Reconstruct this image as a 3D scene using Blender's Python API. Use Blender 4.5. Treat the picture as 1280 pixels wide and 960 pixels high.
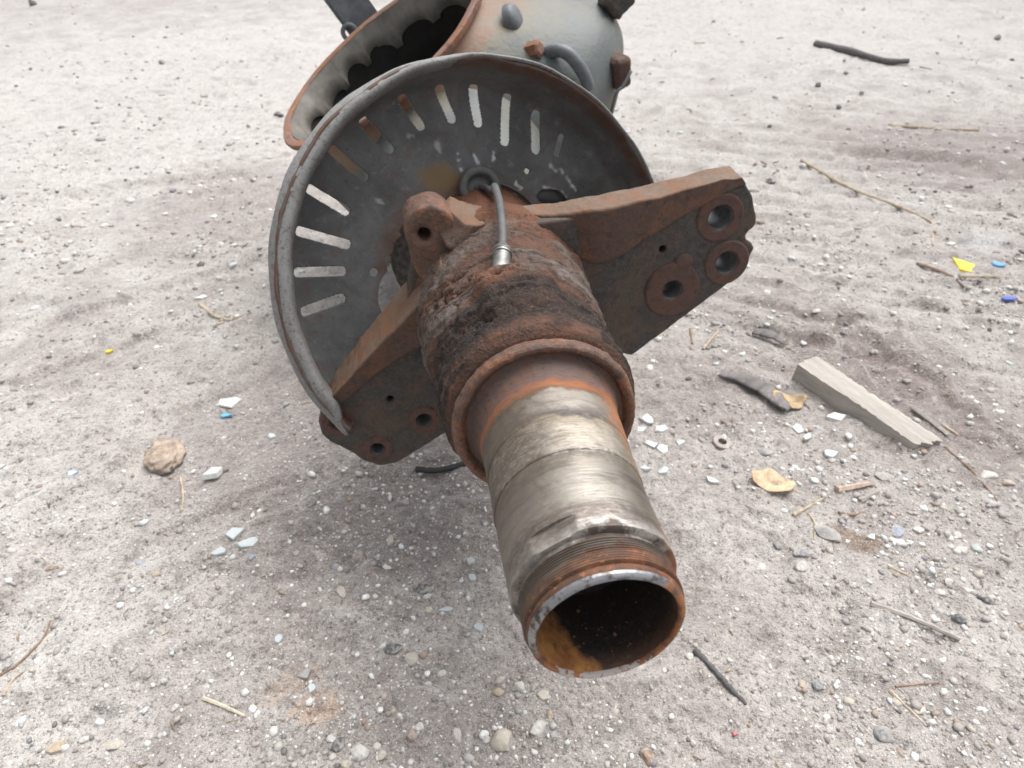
import bpy, bmesh, math, random
import numpy as np
from mathutils import Matrix, Vector

for _o in list(bpy.data.objects):
    bpy.data.objects.remove(_o)
scene = bpy.context.scene
COL = scene.collection
R_ = math.radians

# ------------------------------------------------------------------ camera
CAM_H = 0.72
PITCH = 39.52
cam_d = bpy.data.cameras.new('camera')
cam = bpy.data.objects.new('camera', cam_d)
COL.objects.link(cam)
cam.location = (0, 0, CAM_H)
cam.rotation_euler = (R_(90 - PITCH), 0, 0)
cam_d.sensor_width = 36
cam_d.lens = 22.5
cam_d.clip_start = 0.02
cam_d.clip_end = 300
cam_d.dof.use_dof = True
cam_d.dof.focus_distance = 0.56
cam_d.dof.aperture_fstop = 9.5
scene.camera = cam

# ------------------------------------------------------------------ sky and sun (bright overcast)
SUN_EL, SUN_AZ = 66.0, 38.0          # azimuth from +Y towards +X: ahead of the camera, to the right
world = bpy.data.worlds.new('World')
scene.world = world
world.use_nodes = True
wn = world.node_tree
wn.nodes.clear()
w_out = wn.nodes.new('ShaderNodeOutputWorld')
w_bg = wn.nodes.new('ShaderNodeBackground')
w_sky = wn.nodes.new('ShaderNodeTexSky')
w_sky.sky_type = 'NISHITA'
w_sky.sun_disc = False
w_sky.sun_elevation = R_(SUN_EL)
w_sky.sun_rotation = R_(SUN_AZ)
w_sky.air_density = 1.0
w_sky.dust_density = 6.0
w_hs = wn.nodes.new('ShaderNodeHueSaturation')
w_hs.inputs['Saturation'].default_value = 0.16      # cloud cover: nearly white
wn.links.new(w_sky.outputs[0], w_hs.inputs['Color'])
wn.links.new(w_hs.outputs[0], w_bg.inputs['Color'])
w_bg.inputs['Strength'].default_value = 0.15
wn.links.new(w_bg.outputs[0], w_out.inputs['Surface'])

sun_d = bpy.data.lights.new('sun', 'SUN')
sun_d.energy = 1.0
sun_d.angle = R_(48)
sun_d.color = (1.0, 0.98, 0.96)
sun = bpy.data.objects.new('sun', sun_d)
COL.objects.link(sun)
_sd = Vector((math.sin(R_(SUN_AZ)) * math.cos(R_(SUN_EL)), math.cos(R_(SUN_AZ)) * math.cos(R_(SUN_EL)), math.sin(R_(SUN_EL))))
sun.rotation_euler = _sd.to_track_quat('Z', 'Y').to_euler()
sun.location = (1, 1, 3)

vs = scene.view_settings
vs.view_transform = 'Standard'
vs.look = 'None'
vs.exposure = 0.70
vs.gamma = 1.0
vs.use_curve_mapping = False

# ------------------------------------------------------------------ noise
_rng = np.random.RandomState(7)
_PERM = _rng.permutation(512)
_PERM = np.concatenate([_PERM, _PERM])
_GR = _rng.normal(size=(512, 3))
_GR /= np.linalg.norm(_GR, axis=1)[:, None]


def pnoise(P, seed=0):
    P = np.asarray(P, float) + seed * 17.31
    I = np.floor(P).astype(np.int64)
    F = P - I
    W = F * F * F * (F * (F * 6 - 15) + 10)
    out = np.zeros(len(P))
    for dx in (0, 1):
        wx = W[:, 0] if dx else 1 - W[:, 0]
        for dy in (0, 1):
            wy = W[:, 1] if dy else 1 - W[:, 1]
            for dz in (0, 1):
                wz = W[:, 2] if dz else 1 - W[:, 2]
                h = _PERM[(_PERM[(_PERM[(I[:, 0] + dx) & 511] + I[:, 1] + dy) & 511] + I[:, 2] + dz) & 511]
                g = _GR[h]
                dot = g[:, 0] * (F[:, 0] - dx) + g[:, 1] * (F[:, 1] - dy) + g[:, 2] * (F[:, 2] - dz)
                out += wx * wy * wz * dot
    return out * 1.6


def fbm(P, oct=4, seed=0, gain=0.5):
    P = np.asarray(P, float)
    o = np.zeros(len(P)); a = 1.0; s = 1.0; tot = 0
    for k in range(oct):
        o += a * pnoise(P * s, seed + k * 3); tot += a; a *= gain; s *= 2.03
    return o / tot


def sstep(a, b, x):
    t = np.clip((x - a) / (b - a), 0, 1)
    return t * t * (3 - 2 * t)


# ------------------------------------------------------------------ mesh helpers
def tag(o, label=None, cat=None, group=None, kind=None):
    if label: o['label'] = label
    if cat: o['category'] = cat
    if group: o['group'] = group
    if kind: o['kind'] = kind
    return o


def mesh_from(name, V, F, mat=None, smooth=True, sharp=None):
    me = bpy.data.meshes.new(name)
    me.from_pydata([tuple(v) for v in np.asarray(V, float)], [], [tuple(int(i) for i in f) for f in F])
    me.update()
    if smooth:
        me.polygons.foreach_set('use_smooth', [True] * len(me.polygons))
        if sharp is not None:
            me.set_sharp_from_angle(angle=R_(sharp))
    if mat: me.materials.append(mat)
    return me


def add_obj(name, me, parent=None, M=None):
    o = bpy.data.objects.new(name, me)
    COL.objects.link(o)
    if parent is not None:
        o.parent = parent
    if M is not None:
        o.matrix_local = M
    return o


def color_attr(me, name, vals):
    vals = np.asarray(vals, np.float32)
    at = me.color_attributes.new(name, 'FLOAT_COLOR', 'POINT')
    if vals.ndim == 1:
        vals = np.stack([vals, vals, vals, np.ones_like(vals)], 1)
    at.data.foreach_set('color', vals.ravel())


def grid_faces(nu, nv, wrap_v=False):
    """vertices indexed i*nv+j"""
    i = np.arange(nu - 1)[:, None]
    j = np.arange(nv if wrap_v else nv - 1)[None, :]
    j2 = (j + 1) % nv
    a = i * nv + j; b = i * nv + j2; c = (i + 1) * nv + j2; d = (i + 1) * nv + j
    return np.stack([a, b, c, d], -1).reshape(-1, 4)


def revolve(prof, nseg=128, disp=None):
    """prof: list of (a, r); axis local -Z (a grows away from the tip).
    disp(a, r, th) -> new r, all arrays"""
    pr = np.array(prof, float)
    th = np.linspace(0, 2 * np.pi, nseg, endpoint=False)
    A = np.repeat(pr[:, 0], nseg); Rr = np.repeat(pr[:, 1], nseg); T = np.tile(th, len(pr))
    if disp is not None:
        res = disp(A, Rr, T)
        if isinstance(res, tuple): A, Rr = res
        else: Rr = res
    V = np.stack([Rr * np.cos(T), Rr * np.sin(T), -A], 1)
    return V, grid_faces(len(pr), nseg, True)[:, ::-1], A, Rr, T


def resample(prof, step):
    out = [prof[0]]
    for p, q in zip(prof[:-1], prof[1:]):
        L = math.hypot(q[0] - p[0], q[1] - p[1]); n = max(1, int(math.ceil(L / step)))
        for k in range(1, n + 1):
            out.append((p[0] + (q[0] - p[0]) * k / n, p[1] + (q[1] - p[1]) * k / n))
    return out


def tube(pts, rad, seg=10, caps=True):
    """tube along a polyline; rad: number or list"""
    P = [Vector(p) for p in pts]; n = len(P)
    rad = [rad] * n if not hasattr(rad, '__len__') else rad
    V = []; F = []
    up = Vector((0.13, 0.21, 0.97))
    prev = None
    for i in range(n):
        t = (P[min(i + 1, n - 1)] - P[max(i - 1, 0)]).normalized()
        if prev is None:
            x = t.cross(up)
            if x.length < 0.1: x = t.cross(Vector((1, 0, 0)))
            x.normalize()
        else:
            x = (prev - t * prev.dot(t)).normalized()
        prev = x
        y = t.cross(x)
        for k in range(seg):
            a = 2 * math.pi * k / seg
            V.append(P[i] + (x * math.cos(a) + y * math.sin(a)) * rad[i])
    for i in range(n - 1):
        for k in range(seg):
            k2 = (k + 1) % seg
            F.append((i * seg + k, i * seg + k2, (i + 1) * seg + k2, (i + 1) * seg + k))
    if caps:
        F.append(tuple(range(seg - 1, -1, -1)))
        F.append(tuple((n - 1) * seg + k for k in range(seg)))
    return [tuple(v) for v in V], F


def spline(pts, n):
    """Catmull-Rom through pts"""
    P = [Vector(p) for p in pts]
    P = [P[0] * 2 - P[1]] + P + [P[-1] * 2 - P[-2]]
    out = []
    m = len(P) - 3
    for i in range(m):
        for k in range(n):
            t = k / n
            a, b, c, d = P[i:i + 4]
            out.append(0.5 * ((2 * b) + (c - a) * t + (2 * a - 5 * b + 4 * c - d) * t * t + (3 * b - a - 3 * c + d) * t ** 3))
    out.append(P[-2])
    return out


def prism_from_outline(outer, holes, depth, bevel, mat, name, res=1):
    """flat plate with real holes, from 2D curves; front face at local z = 0, body towards -z"""
    cu = bpy.data.curves.new(name + '_c', 'CURVE')
    cu.dimensions = '2D'; cu.fill_mode = 'BOTH'
    cu.extrude = depth / 2 - bevel; cu.bevel_depth = bevel; cu.bevel_resolution = 2
    cu.offset = -bevel
    for poly in [outer] + holes:
        sp = cu.splines.new('POLY'); sp.points.add(len(poly) - 1)
        for p, q in zip(sp.points, poly): p.co = (q[0], q[1], 0, 1)
        sp.use_cyclic_u = True
    ob = bpy.data.objects.new('tmp', cu); COL.objects.link(ob)
    dg = bpy.context.evaluated_depsgraph_get()
    me = bpy.data.meshes.new_from_object(ob.evaluated_get(dg))
    bpy.data.objects.remove(ob); bpy.data.curves.remove(cu)
    me.name = name
    bm = bmesh.new(); bm.from_mesh(me)
    bmesh.ops.remove_doubles(bm, verts=bm.verts, dist=1e-6)
    bmesh.ops.translate(bm, verts=bm.verts, vec=(0, 0, -depth / 2))
    bmesh.ops.recalc_face_normals(bm, faces=bm.faces)
    bm.to_mesh(me); bm.free()
    me.materials.clear(); me.materials.append(mat)
    me.polygons.foreach_set('use_smooth', [True] * len(me.polygons))
    me.set_sharp_from_angle(angle=R_(35))
    return me


def circ_pts(x, y, r, n=28, jit=0.0, seed=0):
    rr = random.Random(seed)
    return [(x + r * (1 + jit * rr.uniform(-1, 1)) * math.cos(2 * math.pi * k / n), y + r * (1 + jit * rr.uniform(-1, 1)) * math.sin(2 * math.pi * k / n)) for k in range(n)]


# ------------------------------------------------------------------ material helpers
def new_mat(name):
    m = bpy.data.materials.new(name)
    m.use_nodes = True
    nt = m.node_tree
    nt.nodes.clear()
    out = nt.nodes.new('ShaderNodeOutputMaterial')
    b = nt.nodes.new('ShaderNodeBsdfPrincipled')
    nt.links.new(b.outputs[0], out.inputs['Surface'])
    return m, nt, b


def setin(nt, node, key, val):
    s = node.inputs[key]
    if isinstance(val, bpy.types.NodeSocket):
        nt.links.new(val, s)
    else:
        if isinstance(val, (tuple, list)) and len(val) == 3 and s.type == 'RGBA':
            val = (*val, 1)
        s.default_value = val


def nd(nt, typ, ins=None, **attrs):
    n = nt.nodes.new('ShaderNode' + typ)
    for k, v in attrs.items(): setattr(n, k, v)
    for k, v in (ins or {}).items(): setin(nt, n, k, v)
    return n


def math_(nt, op, a, b=0.0, c=None, clamp=False):
    n = nt.nodes.new('ShaderNodeMath'); n.operation = op; n.use_clamp = clamp
    setin(nt, n, 0, a); setin(nt, n, 1, b)
    if c is not None: setin(nt, n, 2, c)
    return n.outputs[0]


def mix(nt, fac, a, b, mode='MIX'):
    n = nt.nodes.new('ShaderNodeMix'); n.data_type = 'RGBA'; n.blend_type = mode
    setin(nt, n, 0, fac); setin(nt, n, 6, a); setin(nt, n, 7, b)
    return n.outputs[2]


def ramp(nt, fac, stops, interp='LINEAR'):
    n = nt.nodes.new('ShaderNodeValToRGB')
    cr = n.color_ramp; cr.interpolation = interp
    while len(cr.elements) > 1: cr.elements.remove(cr.elements[-1])
    for i, (p, col) in enumerate(stops):
        e = cr.elements[0] if i == 0 else cr.elements.new(p)
        e.position = p
        e.color = (*col, 1) if hasattr(col, '__len__') else (col, col, col, 1)
    setin(nt, n, 0, fac)
    return n.outputs[0]


def noise(nt, scale, detail=4, rough=0.55, dist=0.0, vec=None, out=0):
    n = nt.nodes.new('ShaderNodeTexNoise')
    n.inputs['Scale'].default_value = scale; n.inputs['Detail'].default_value = detail
    n.inputs['Roughness'].default_value = rough; n.inputs['Distortion'].default_value = dist
    if vec is not None: nt.links.new(vec, n.inputs['Vector'])
    return n.outputs[out]


def objco(nt):
    return nt.nodes.new('ShaderNodeTexCoord').outputs['Object']


def mapped(nt, co, scale=(1, 1, 1), loc=(0, 0, 0), rot=(0, 0, 0)):
    n = nt.nodes.new('ShaderNodeMapping')
    n.inputs['Scale'].default_value = scale; n.inputs['Location'].default_value = loc; n.inputs['Rotation'].default_value = rot
    nt.links.new(co, n.inputs['Vector'])
    return n.outputs[0]


def bump(nt, b, height, strength=0.5, dist=0.002, prev=None):
    n = nt.nodes.new('ShaderNodeBump')
    n.inputs['Strength'].default_value = strength; n.inputs['Distance'].default_value = dist
    nt.links.new(height, n.inputs['Height'])
    if prev is not None: nt.links.new(prev, n.inputs['Normal'])
    nt.links.new(n.outputs[0], b.inputs['Normal'])
    return n.outputs[0]


def rust_mat(name, base, second, orange, speck, s=1.0, orange_amt=0.45, rough=0.78, bstr=0.7, bdist=0.0016, dusty=0.0):
    """weathered iron: two broad tones, orange bloom, dark specks, light dust"""
    m, nt, b = new_mat(name)
    co = objco(nt)
    n1 = noise(nt, 14 * s, 5, 0.62, 0.4, co)
    n2 = noise(nt, 38 * s, 6, 0.65, 0.2, co)
    n3 = noise(nt, 170 * s, 5, 0.7, 0, co)
    n4 = noise(nt, 420 * s, 3, 0.6, 0, co)
    c = mix(nt, ramp(nt, n1, [(0.40, 0), (0.62, 1)]), base, second)
    c = mix(nt, math_(nt, 'MULTIPLY', ramp(nt, n2, [(1 - orange_amt - 0.06, 0), (1 - orange_amt + 0.14, 1)]), 0.85), c, orange)
    c = mix(nt, math_(nt, 'MULTIPLY', ramp(nt, n3, [(0.52, 0), (0.62, 1)]), 0.75), c, speck)
    c = mix(nt, ramp(nt, n4, [(0.3, 0.0), (0.75, 0.4)]), c, tuple(min(1, x * 1.7) for x in base))
    if dusty:
        geo = nt.nodes.new('ShaderNodeNewGeometry')
        sep = nd(nt, 'SeparateXYZ', {0: geo.outputs['Normal']})
        up = ramp(nt, sep.outputs[2], [(0.35, 0), (0.95, 1)])
        c = mix(nt, math_(nt, 'MULTIPLY', math_(nt, 'MULTIPLY', up, dusty), ramp(nt, n2, [(0.35, 0.2), (0.6, 1)])), c, (0.26, 0.155, 0.09))
    nt.links.new(c, b.inputs['Base Color'])
    b.inputs['Roughness'].default_value = rough
    b.inputs['Specular IOR Level'].default_value = 0.35
    h = math_(nt, 'ADD', math_(nt, 'MULTIPLY', n2, 0.6), math_(nt, 'ADD', math_(nt, 'MULTIPLY', n3, 0.35), math_(nt, 'MULTIPLY', n4, 0.15)))
    bump(nt, b, h, bstr, bdist)
    return m


def plain_mat(name, col, rough=0.7, var=0.25, scale=60, bstr=0.4, bdist=0.001, metallic=0.0, stretch=None, col2=None, spec=0.5):
    m, nt, b = new_mat(name)
    co = objco(nt)
    if stretch: co = mapped(nt, co, stretch)
    n1 = noise(nt, scale, 5, 0.6, 0.2, co)
    n2 = noise(nt, scale * 4.3, 4, 0.6, 0, co)
    lo = tuple(x * (1 - var) for x in col)
    hi = col2 if col2 else tuple(min(1, x * (1 + var)) for x in col)
    c = mix(nt, ramp(nt, n1, [(0.36, 0), (0.64, 1)]), lo, hi)
    c = mix(nt, ramp(nt, n2, [(0.45, 0), (0.7, 0.45)]), c, tuple(x * 0.5 for x in col))
    nt.links.new(c, b.inputs['Base Color'])
    b.inputs['Roughness'].default_value = rough
    b.inputs['Metallic'].default_value = metallic
    b.inputs['Specular IOR Level'].default_value = spec
    bump(nt, b, math_(nt, 'ADD', n1, math_(nt, 'MULTIPLY', n2, 0.5)), bstr, bdist)
    return m


def patch_mat(name, stops, s=1.0, rough=0.72, speck=(0.03, 0.026, 0.024), spk=0.5, top=None, top_amt=0.8, bstr=0.8, bdist=0.002):
    """old cast iron: irregular patches of several tones, fine pitting; top: dry rust that settled on upward faces' skin"""
    m, nt, b = new_mat(name)
    co = objco(nt)
    w = nt.nodes.new('ShaderNodeVectorMath'); w.operation = 'MULTIPLY_ADD'
    nt.links.new(noise(nt, 30 * s, 4, 0.6, 0, co, 1), w.inputs[0]); w.inputs[1].default_value = (0.03, 0.03, 0.03); nt.links.new(co, w.inputs[2])
    n1 = noise(nt, 20 * s, 7, 0.68, 0.3, w.outputs[0])
    n2 = noise(nt, 95 * s, 6, 0.7, 0.2, co)
    n3 = noise(nt, 330 * s, 4, 0.65, 0, co)
    f = math_(nt, 'ADD', n1, math_(nt, 'MULTIPLY', math_(nt, 'SUBTRACT', n2, 0.5), 0.22))
    lo, hi = 0.34, 0.66
    c = ramp(nt, f, [(lo + (hi - lo) * i / (len(stops) - 1), col) for i, col in enumerate(stops)])
    c = mix(nt, math_(nt, 'MULTIPLY', ramp(nt, n2, [(0.54, 0), (0.64, 1)]), spk), c, speck)
    c = mix(nt, math_(nt, 'MULTIPLY', ramp(nt, n3, [(0.56, 0), (0.70, 1)]), 0.35), c, tuple(min(1, x * 2.4) for x in stops[len(stops) // 2]))
    if top:
        at = nd(nt, 'Attribute', attribute_name='topside')
        tf = math_(nt, 'MULTIPLY', ramp(nt, math_(nt, 'ADD', at.outputs['Fac'], math_(nt, 'MULTIPLY', math_(nt, 'SUBTRACT', n2, 0.5), 1.0)), [(0.35, 0), (0.65, 1)]), top_amt)
        c = mix(nt, tf, c, mix(nt, ramp(nt, n1, [(0.42, 0), (0.58, 1)]), top[0], top[1]))
    nt.links.new(c, b.inputs['Base Color'])
    nt.links.new(ramp(nt, n2, [(0.3, rough - 0.15), (0.7, rough + 0.1)]), b.inputs['Roughness'])
    b.inputs['Specular IOR Level'].default_value = 0.4
    h = math_(nt, 'ADD', math_(nt, 'MULTIPLY', n2, 0.7), math_(nt, 'ADD', math_(nt, 'MULTIPLY', n3, 0.35), math_(nt, 'MULTIPLY', n1, 0.5)))
    bump(nt, b, h, bstr, bdist)
    return m


M = {}
# ------------------------------------------------------------------ ground
def ground_z(x, y):
    x = np.atleast_1d(np.asarray(x, float)); y = np.atleast_1d(np.asarray(y, float))
    P = np.stack([x, y, np.zeros_like(x)], 1)
    h = 0.014 * pnoise(P * 0.9, 1) + 0.006 * fbm(P * 3.1, 3, 2)
    W = P + 0.05 * np.stack([pnoise(P * 6, 5), pnoise(P * 6, 6), np.zeros_like(x)], 1)
    # broken crust: little scarps
    for k, (s, amp, e) in enumerate(((2.6, 0.0055, 0.05), (4.3, 0.004, 0.06), (8.5, 0.0028, 0.08), (15.0, 0.0018, 0.12))):
        n = pnoise(W * np.array([s, s * 1.5, 1]), 20 + k) + 0.25 * pnoise(P * s * 5, 30 + k)
        h += 1.25 * amp * (sstep(-e, e, n - 0.05) - 0.5)
    # worn tyre ribs running across the yard, left and right of the axle
    ph = (y + 0.22 * x + 0.05 * pnoise(P * 2.2, 11)) / 0.105
    rib = np.abs(((ph + 0.5) % 1.0) - 0.5) * 2
    msk = sstep(0.0, 0.3, pnoise(P * np.array([1.1, 0.8, 1]), 12) + 0.08) * sstep(0.75, 1.1, y)
    h -= 0.010 * msk * (1 - sstep(0.10, 0.42, rib + 0.25 * fbm(P * 14, 2, 13)))
    ph2 = (x - 0.55 * y + 0.04 * pnoise(P * 2.5, 14)) / 0.16
    rib2 = np.abs(((ph2 + 0.5) % 1.0) - 0.5) * 2
    msk2 = sstep(0.0, 0.25, pnoise(P * 1.3, 15)) * sstep(0.25, 0.5, x)
    h -= 0.0065 * msk2 * (1 - sstep(0.10, 0.40, rib2 + 0.25 * fbm(P * 12, 2, 16)))
    # ruts pressed by wheels: shallow troughs with broken edges
    e1_ = 0.022 * fbm(P * 9, 2, 71); e2_ = 0.5 + fbm(P * 20, 2, 74)
    for (x0, y0, x1, y1, w, dep, sd_) in RUTS:
        L2 = (x1 - x0) ** 2 + (y1 - y0) ** 2
        t = np.clip(((x - x0) * (x1 - x0) + (y - y0) * (y1 - y0)) / L2, -0.15, 1.15)
        d = np.hypot(x - x0 - t * (x1 - x0), y - y0 - t * (y1 - y0)) + e1_
        fade = sstep(-0.15, 0.1, t) * (1 - sstep(0.9, 1.15, t))
        h -= dep * fade * (1 - sstep(w * 0.55, w * 0.9, d))
        h += dep * 0.5 * fade * np.exp(-((d - w * 1.15) / (w * 0.25)) ** 2) * e2_
    h += 0.0022 * fbm(P * 30, 3, 40) * (0.5 + sstep(-0.2, 0.3, pnoise(P * 2.7, 41)))
    h += 0.0030 * fbm(P * 85, 3, 44, 0.6) * (0.35 + 1.2 * sstep(-0.15, 0.35, pnoise(P * 3.3, 45)))
    return h


RUTS = [
    (*(0.644, 1.119), *(0.800, 0.663), 0.050, 0.014, 71), (*(0.622, 1.304), *(1.011, 1.019), 0.040, 0.010, 74), (*(1.060, 2.022), *(1.536, 1.857), 0.10, 0.020, 77),
    (*(-0.902, 1.019), *(-0.567, 1.304), 0.045, 0.010, 80), (*(-0.851, 0.830), *(-0.552, 1.090), 0.040, 0.008, 83), (*(-1.194, 1.657), *(-0.733, 1.857), 0.07, 0.014, 86), (*(-0.494, 0.519), *(-0.267, 0.663), 0.030, 0.006, 89),
]


def make_ground():
    ang = np.linspace(R_(100), R_(6.2), 690)
    yy = CAM_H / np.tan(ang)
    yy = np.concatenate([[-3.0, -1.2, -0.5], yy, [7.5, 9, 12, 18, 30, 60, 120]])
    uu = np.linspace(-1, 1, 720)
    uu = np.sign(uu) * (0.80 * np.abs(uu) + 0.62 * np.abs(uu) ** 4)
    half = np.maximum(np.abs(yy), 0) * 1.0 + 0.62
    half[yy > 7] *= 2.0
    X = uu[None, :] * half[:, None]
    Y = np.repeat(yy[:, None], len(uu), 1)
    x = X.ravel(); y = Y.ravel()
    z = ground_z(x, y)
    V = np.stack([x, y, z], 1).astype(np.float32)
    F = grid_faces(len(yy), len(uu))
    me = bpy.data.meshes.new('ground')
    me.vertices.add(len(V)); me.vertices.foreach_set('co', V.ravel())
    me.loops.add(F.size); me.loops.foreach_set('vertex_index', F.ravel().astype(np.int32))
    me.polygons.add(len(F)); me.polygons.foreach_set('loop_start', np.arange(0, F.size, 4, dtype=np.int32))
    me.update(calc_edges=True); me.validate()
    me.polygons.foreach_set('use_smooth', [True] * len(me.polygons))
    o = add_obj('ground', me)
    o['kind'] = 'structure'
    return o


def ground_mat():
    m, nt, b = new_mat('dusty_dirt')
    co = objco(nt)
    big = noise(nt, 1.7, 4, 0.6, 0.6, co)
    mid = noise(nt, 7, 5, 0.62, 0.5, co)
    sm = noise(nt, 34, 5, 0.65, 0.2, co)
    gr = noise(nt, 160, 4, 0.7, 0, co)
    gr2 = noise(nt, 420, 3, 0.65, 0, co)
    c = mix(nt, ramp(nt, big, [(0.38, 0), (0.62, 1)]), (0.402, 0.364, 0.334), (0.50, 0.468, 0.436))
    c = mix(nt, ramp(nt, mid, [(0.46, 0), (0.64, 0.7)]), c, (0.30, 0.262, 0.24))
    # damp and oily stains, pale earth, plus painted far brightness and axle shade
    for (x, y, rx, ry, rot, amt, col) in STAINS_AND_SHADING:
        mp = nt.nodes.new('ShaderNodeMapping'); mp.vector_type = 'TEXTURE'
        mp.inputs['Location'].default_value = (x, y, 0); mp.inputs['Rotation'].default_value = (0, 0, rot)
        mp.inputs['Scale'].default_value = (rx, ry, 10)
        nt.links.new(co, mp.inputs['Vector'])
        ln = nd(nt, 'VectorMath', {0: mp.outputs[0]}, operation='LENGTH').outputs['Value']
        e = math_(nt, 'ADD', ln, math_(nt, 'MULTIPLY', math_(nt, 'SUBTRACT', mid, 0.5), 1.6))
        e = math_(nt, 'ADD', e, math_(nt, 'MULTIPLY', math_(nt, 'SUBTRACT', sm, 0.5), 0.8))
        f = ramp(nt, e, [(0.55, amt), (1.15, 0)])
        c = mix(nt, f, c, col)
    c = mix(nt, ramp(nt, sm, [(0.32, 0.65), (0.50, 0)]), c, (0.20, 0.175, 0.163))
    c = mix(nt, ramp(nt, sm, [(0.56, 0), (0.72, 0.5)]), c, (0.63, 0.59, 0.555))
    c = mix(nt, ramp(nt, gr, [(0.33, 0.9), (0.47, 0)]), c, (0.11, 0.098, 0.092))
    c = mix(nt, ramp(nt, gr, [(0.60, 0), (0.70, 0.75)]), c, (0.74, 0.71, 0.67))
    c = mix(nt, ramp(nt, gr2, [(0.34, 0.7), (0.46, 0)]), c, (0.13, 0.115, 0.108))
    c = mix(nt, ramp(nt, gr2, [(0.58, 0), (0.7, 0.5)]), c, (0.68, 0.64, 0.60))
    nt.links.new(c, b.inputs['Base Color'])
    b.inputs['Roughness'].default_value = 0.88
    b.inputs['Specular IOR Level'].default_value = 0.25
    b.inputs['Sheen Weight'].default_value = 0.6
    b.inputs['Sheen Roughness'].default_value = 0.45
    h = math_(nt, 'ADD', math_(nt, 'MULTIPLY', sm, 0.55), math_(nt, 'ADD', math_(nt, 'MULTIPLY', gr, 0.65), math_(nt, 'MULTIPLY', gr2, 0.35)))
    bump(nt, b, h, 0.9, 0.007)
    return m


# x, y, half sizes, turn, amount, colour (stains, earth tones, painted light and shade)
STAINS_AND_SHADING = [
    (-1.3, 2.7, 2.3, 1.9, 0.2, 0.60, (0.62, 0.59, 0.555)),  # far left ground painted paler, standing in for its overexposed brightness
    (0.9, 4.2, 2.6, 1.9, 0.0, 0.55, (0.60, 0.575, 0.54)),  # same far brightness painted into the dirt, on the right
    (-0.62, 0.62, 0.28, 0.5, 0.1, 0.35, (0.58, 0.55, 0.515)),
    (*(0.689, 0.895), 0.18, 0.34, R_(30), 0.85, (0.215, 0.165, 0.148)),
    (*(1.463, 2.022), 0.60, 0.36, R_(5), 0.75, (0.225, 0.18, 0.165)),
    (*(-0.159, 0.587), 0.24, 0.17, R_(20), 0.75, (0.20, 0.165, 0.15)),  # damp grit, painted darker and wider to deepen the axle's shadow
    (*(-0.738, 1.657), 0.30, 0.40, R_(25), 0.5, (0.27, 0.215, 0.195)),
    (*(0.311, 0.873), 0.20, 0.14, R_(0), 0.55, (0.25, 0.20, 0.18)),
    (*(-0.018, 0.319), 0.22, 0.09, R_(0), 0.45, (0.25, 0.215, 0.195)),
    (*(-0.402, 0.750), 0.17, 0.26, R_(-20), 0.6, (0.25, 0.21, 0.195)),
    (*(0.471, 0.542), 0.05, 0.022, R_(-15), 0.85, (0.20, 0.115, 0.06)),
    (*(-0.827, 1.606), 0.30, 0.22, R_(10), 0.35, (0.28, 0.24, 0.225)),
    (*(-0.216, 0.319), 0.035, 0.02, 0.3, 0.85, (0.50, 0.36, 0.27)),
    (*(-0.249, 0.346), 0.04, 0.02, 0.6, 0.6, (0.46, 0.35, 0.27)),
    (*(0.553, 1.199), 0.16, 0.12, 0.5, 0.4, (0.27, 0.23, 0.21)),
    (*(1.147, 1.423), 0.10, 0.05, 0.2, 0.6, (0.50, 0.50, 0.51)),
]
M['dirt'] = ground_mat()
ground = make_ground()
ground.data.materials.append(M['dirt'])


def gz(x, y):
    return float(ground_z(x, y)[0])


# ------------------------------------------------------------------ loose gravel and straw (nobody could count them)
def island_mat(name, stops, rough=0.75, bstr=0.5):
    m, nt, b = new_mat(name)
    g = nt.nodes.new('ShaderNodeNewGeometry')
    co = objco(nt)
    n1 = noise(nt, 220, 3, 0.6, 0, co)
    c = ramp(nt, g.outputs['Random Per Island'], stops, 'CONSTANT')
    c = mix(nt, ramp(nt, n1, [(0.35, 0.35), (0.6, 0)]), c, (0.22, 0.19, 0.17))
    nt.links.new(c, b.inputs['Base Color'])
    b.inputs['Roughness'].default_value = rough
    bump(nt, b, n1, bstr, 0.001)
    return m


def ico(level):
    bm = bmesh.new()
    bmesh.ops.create_icosphere(bm, subdivisions=level, radius=1)
    V = np.array([v.co[:] for v in bm.verts]); F = [tuple(v.index for v in f.verts) for f in bm.faces]
    bm.free()
    return V, np.array(F)


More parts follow.
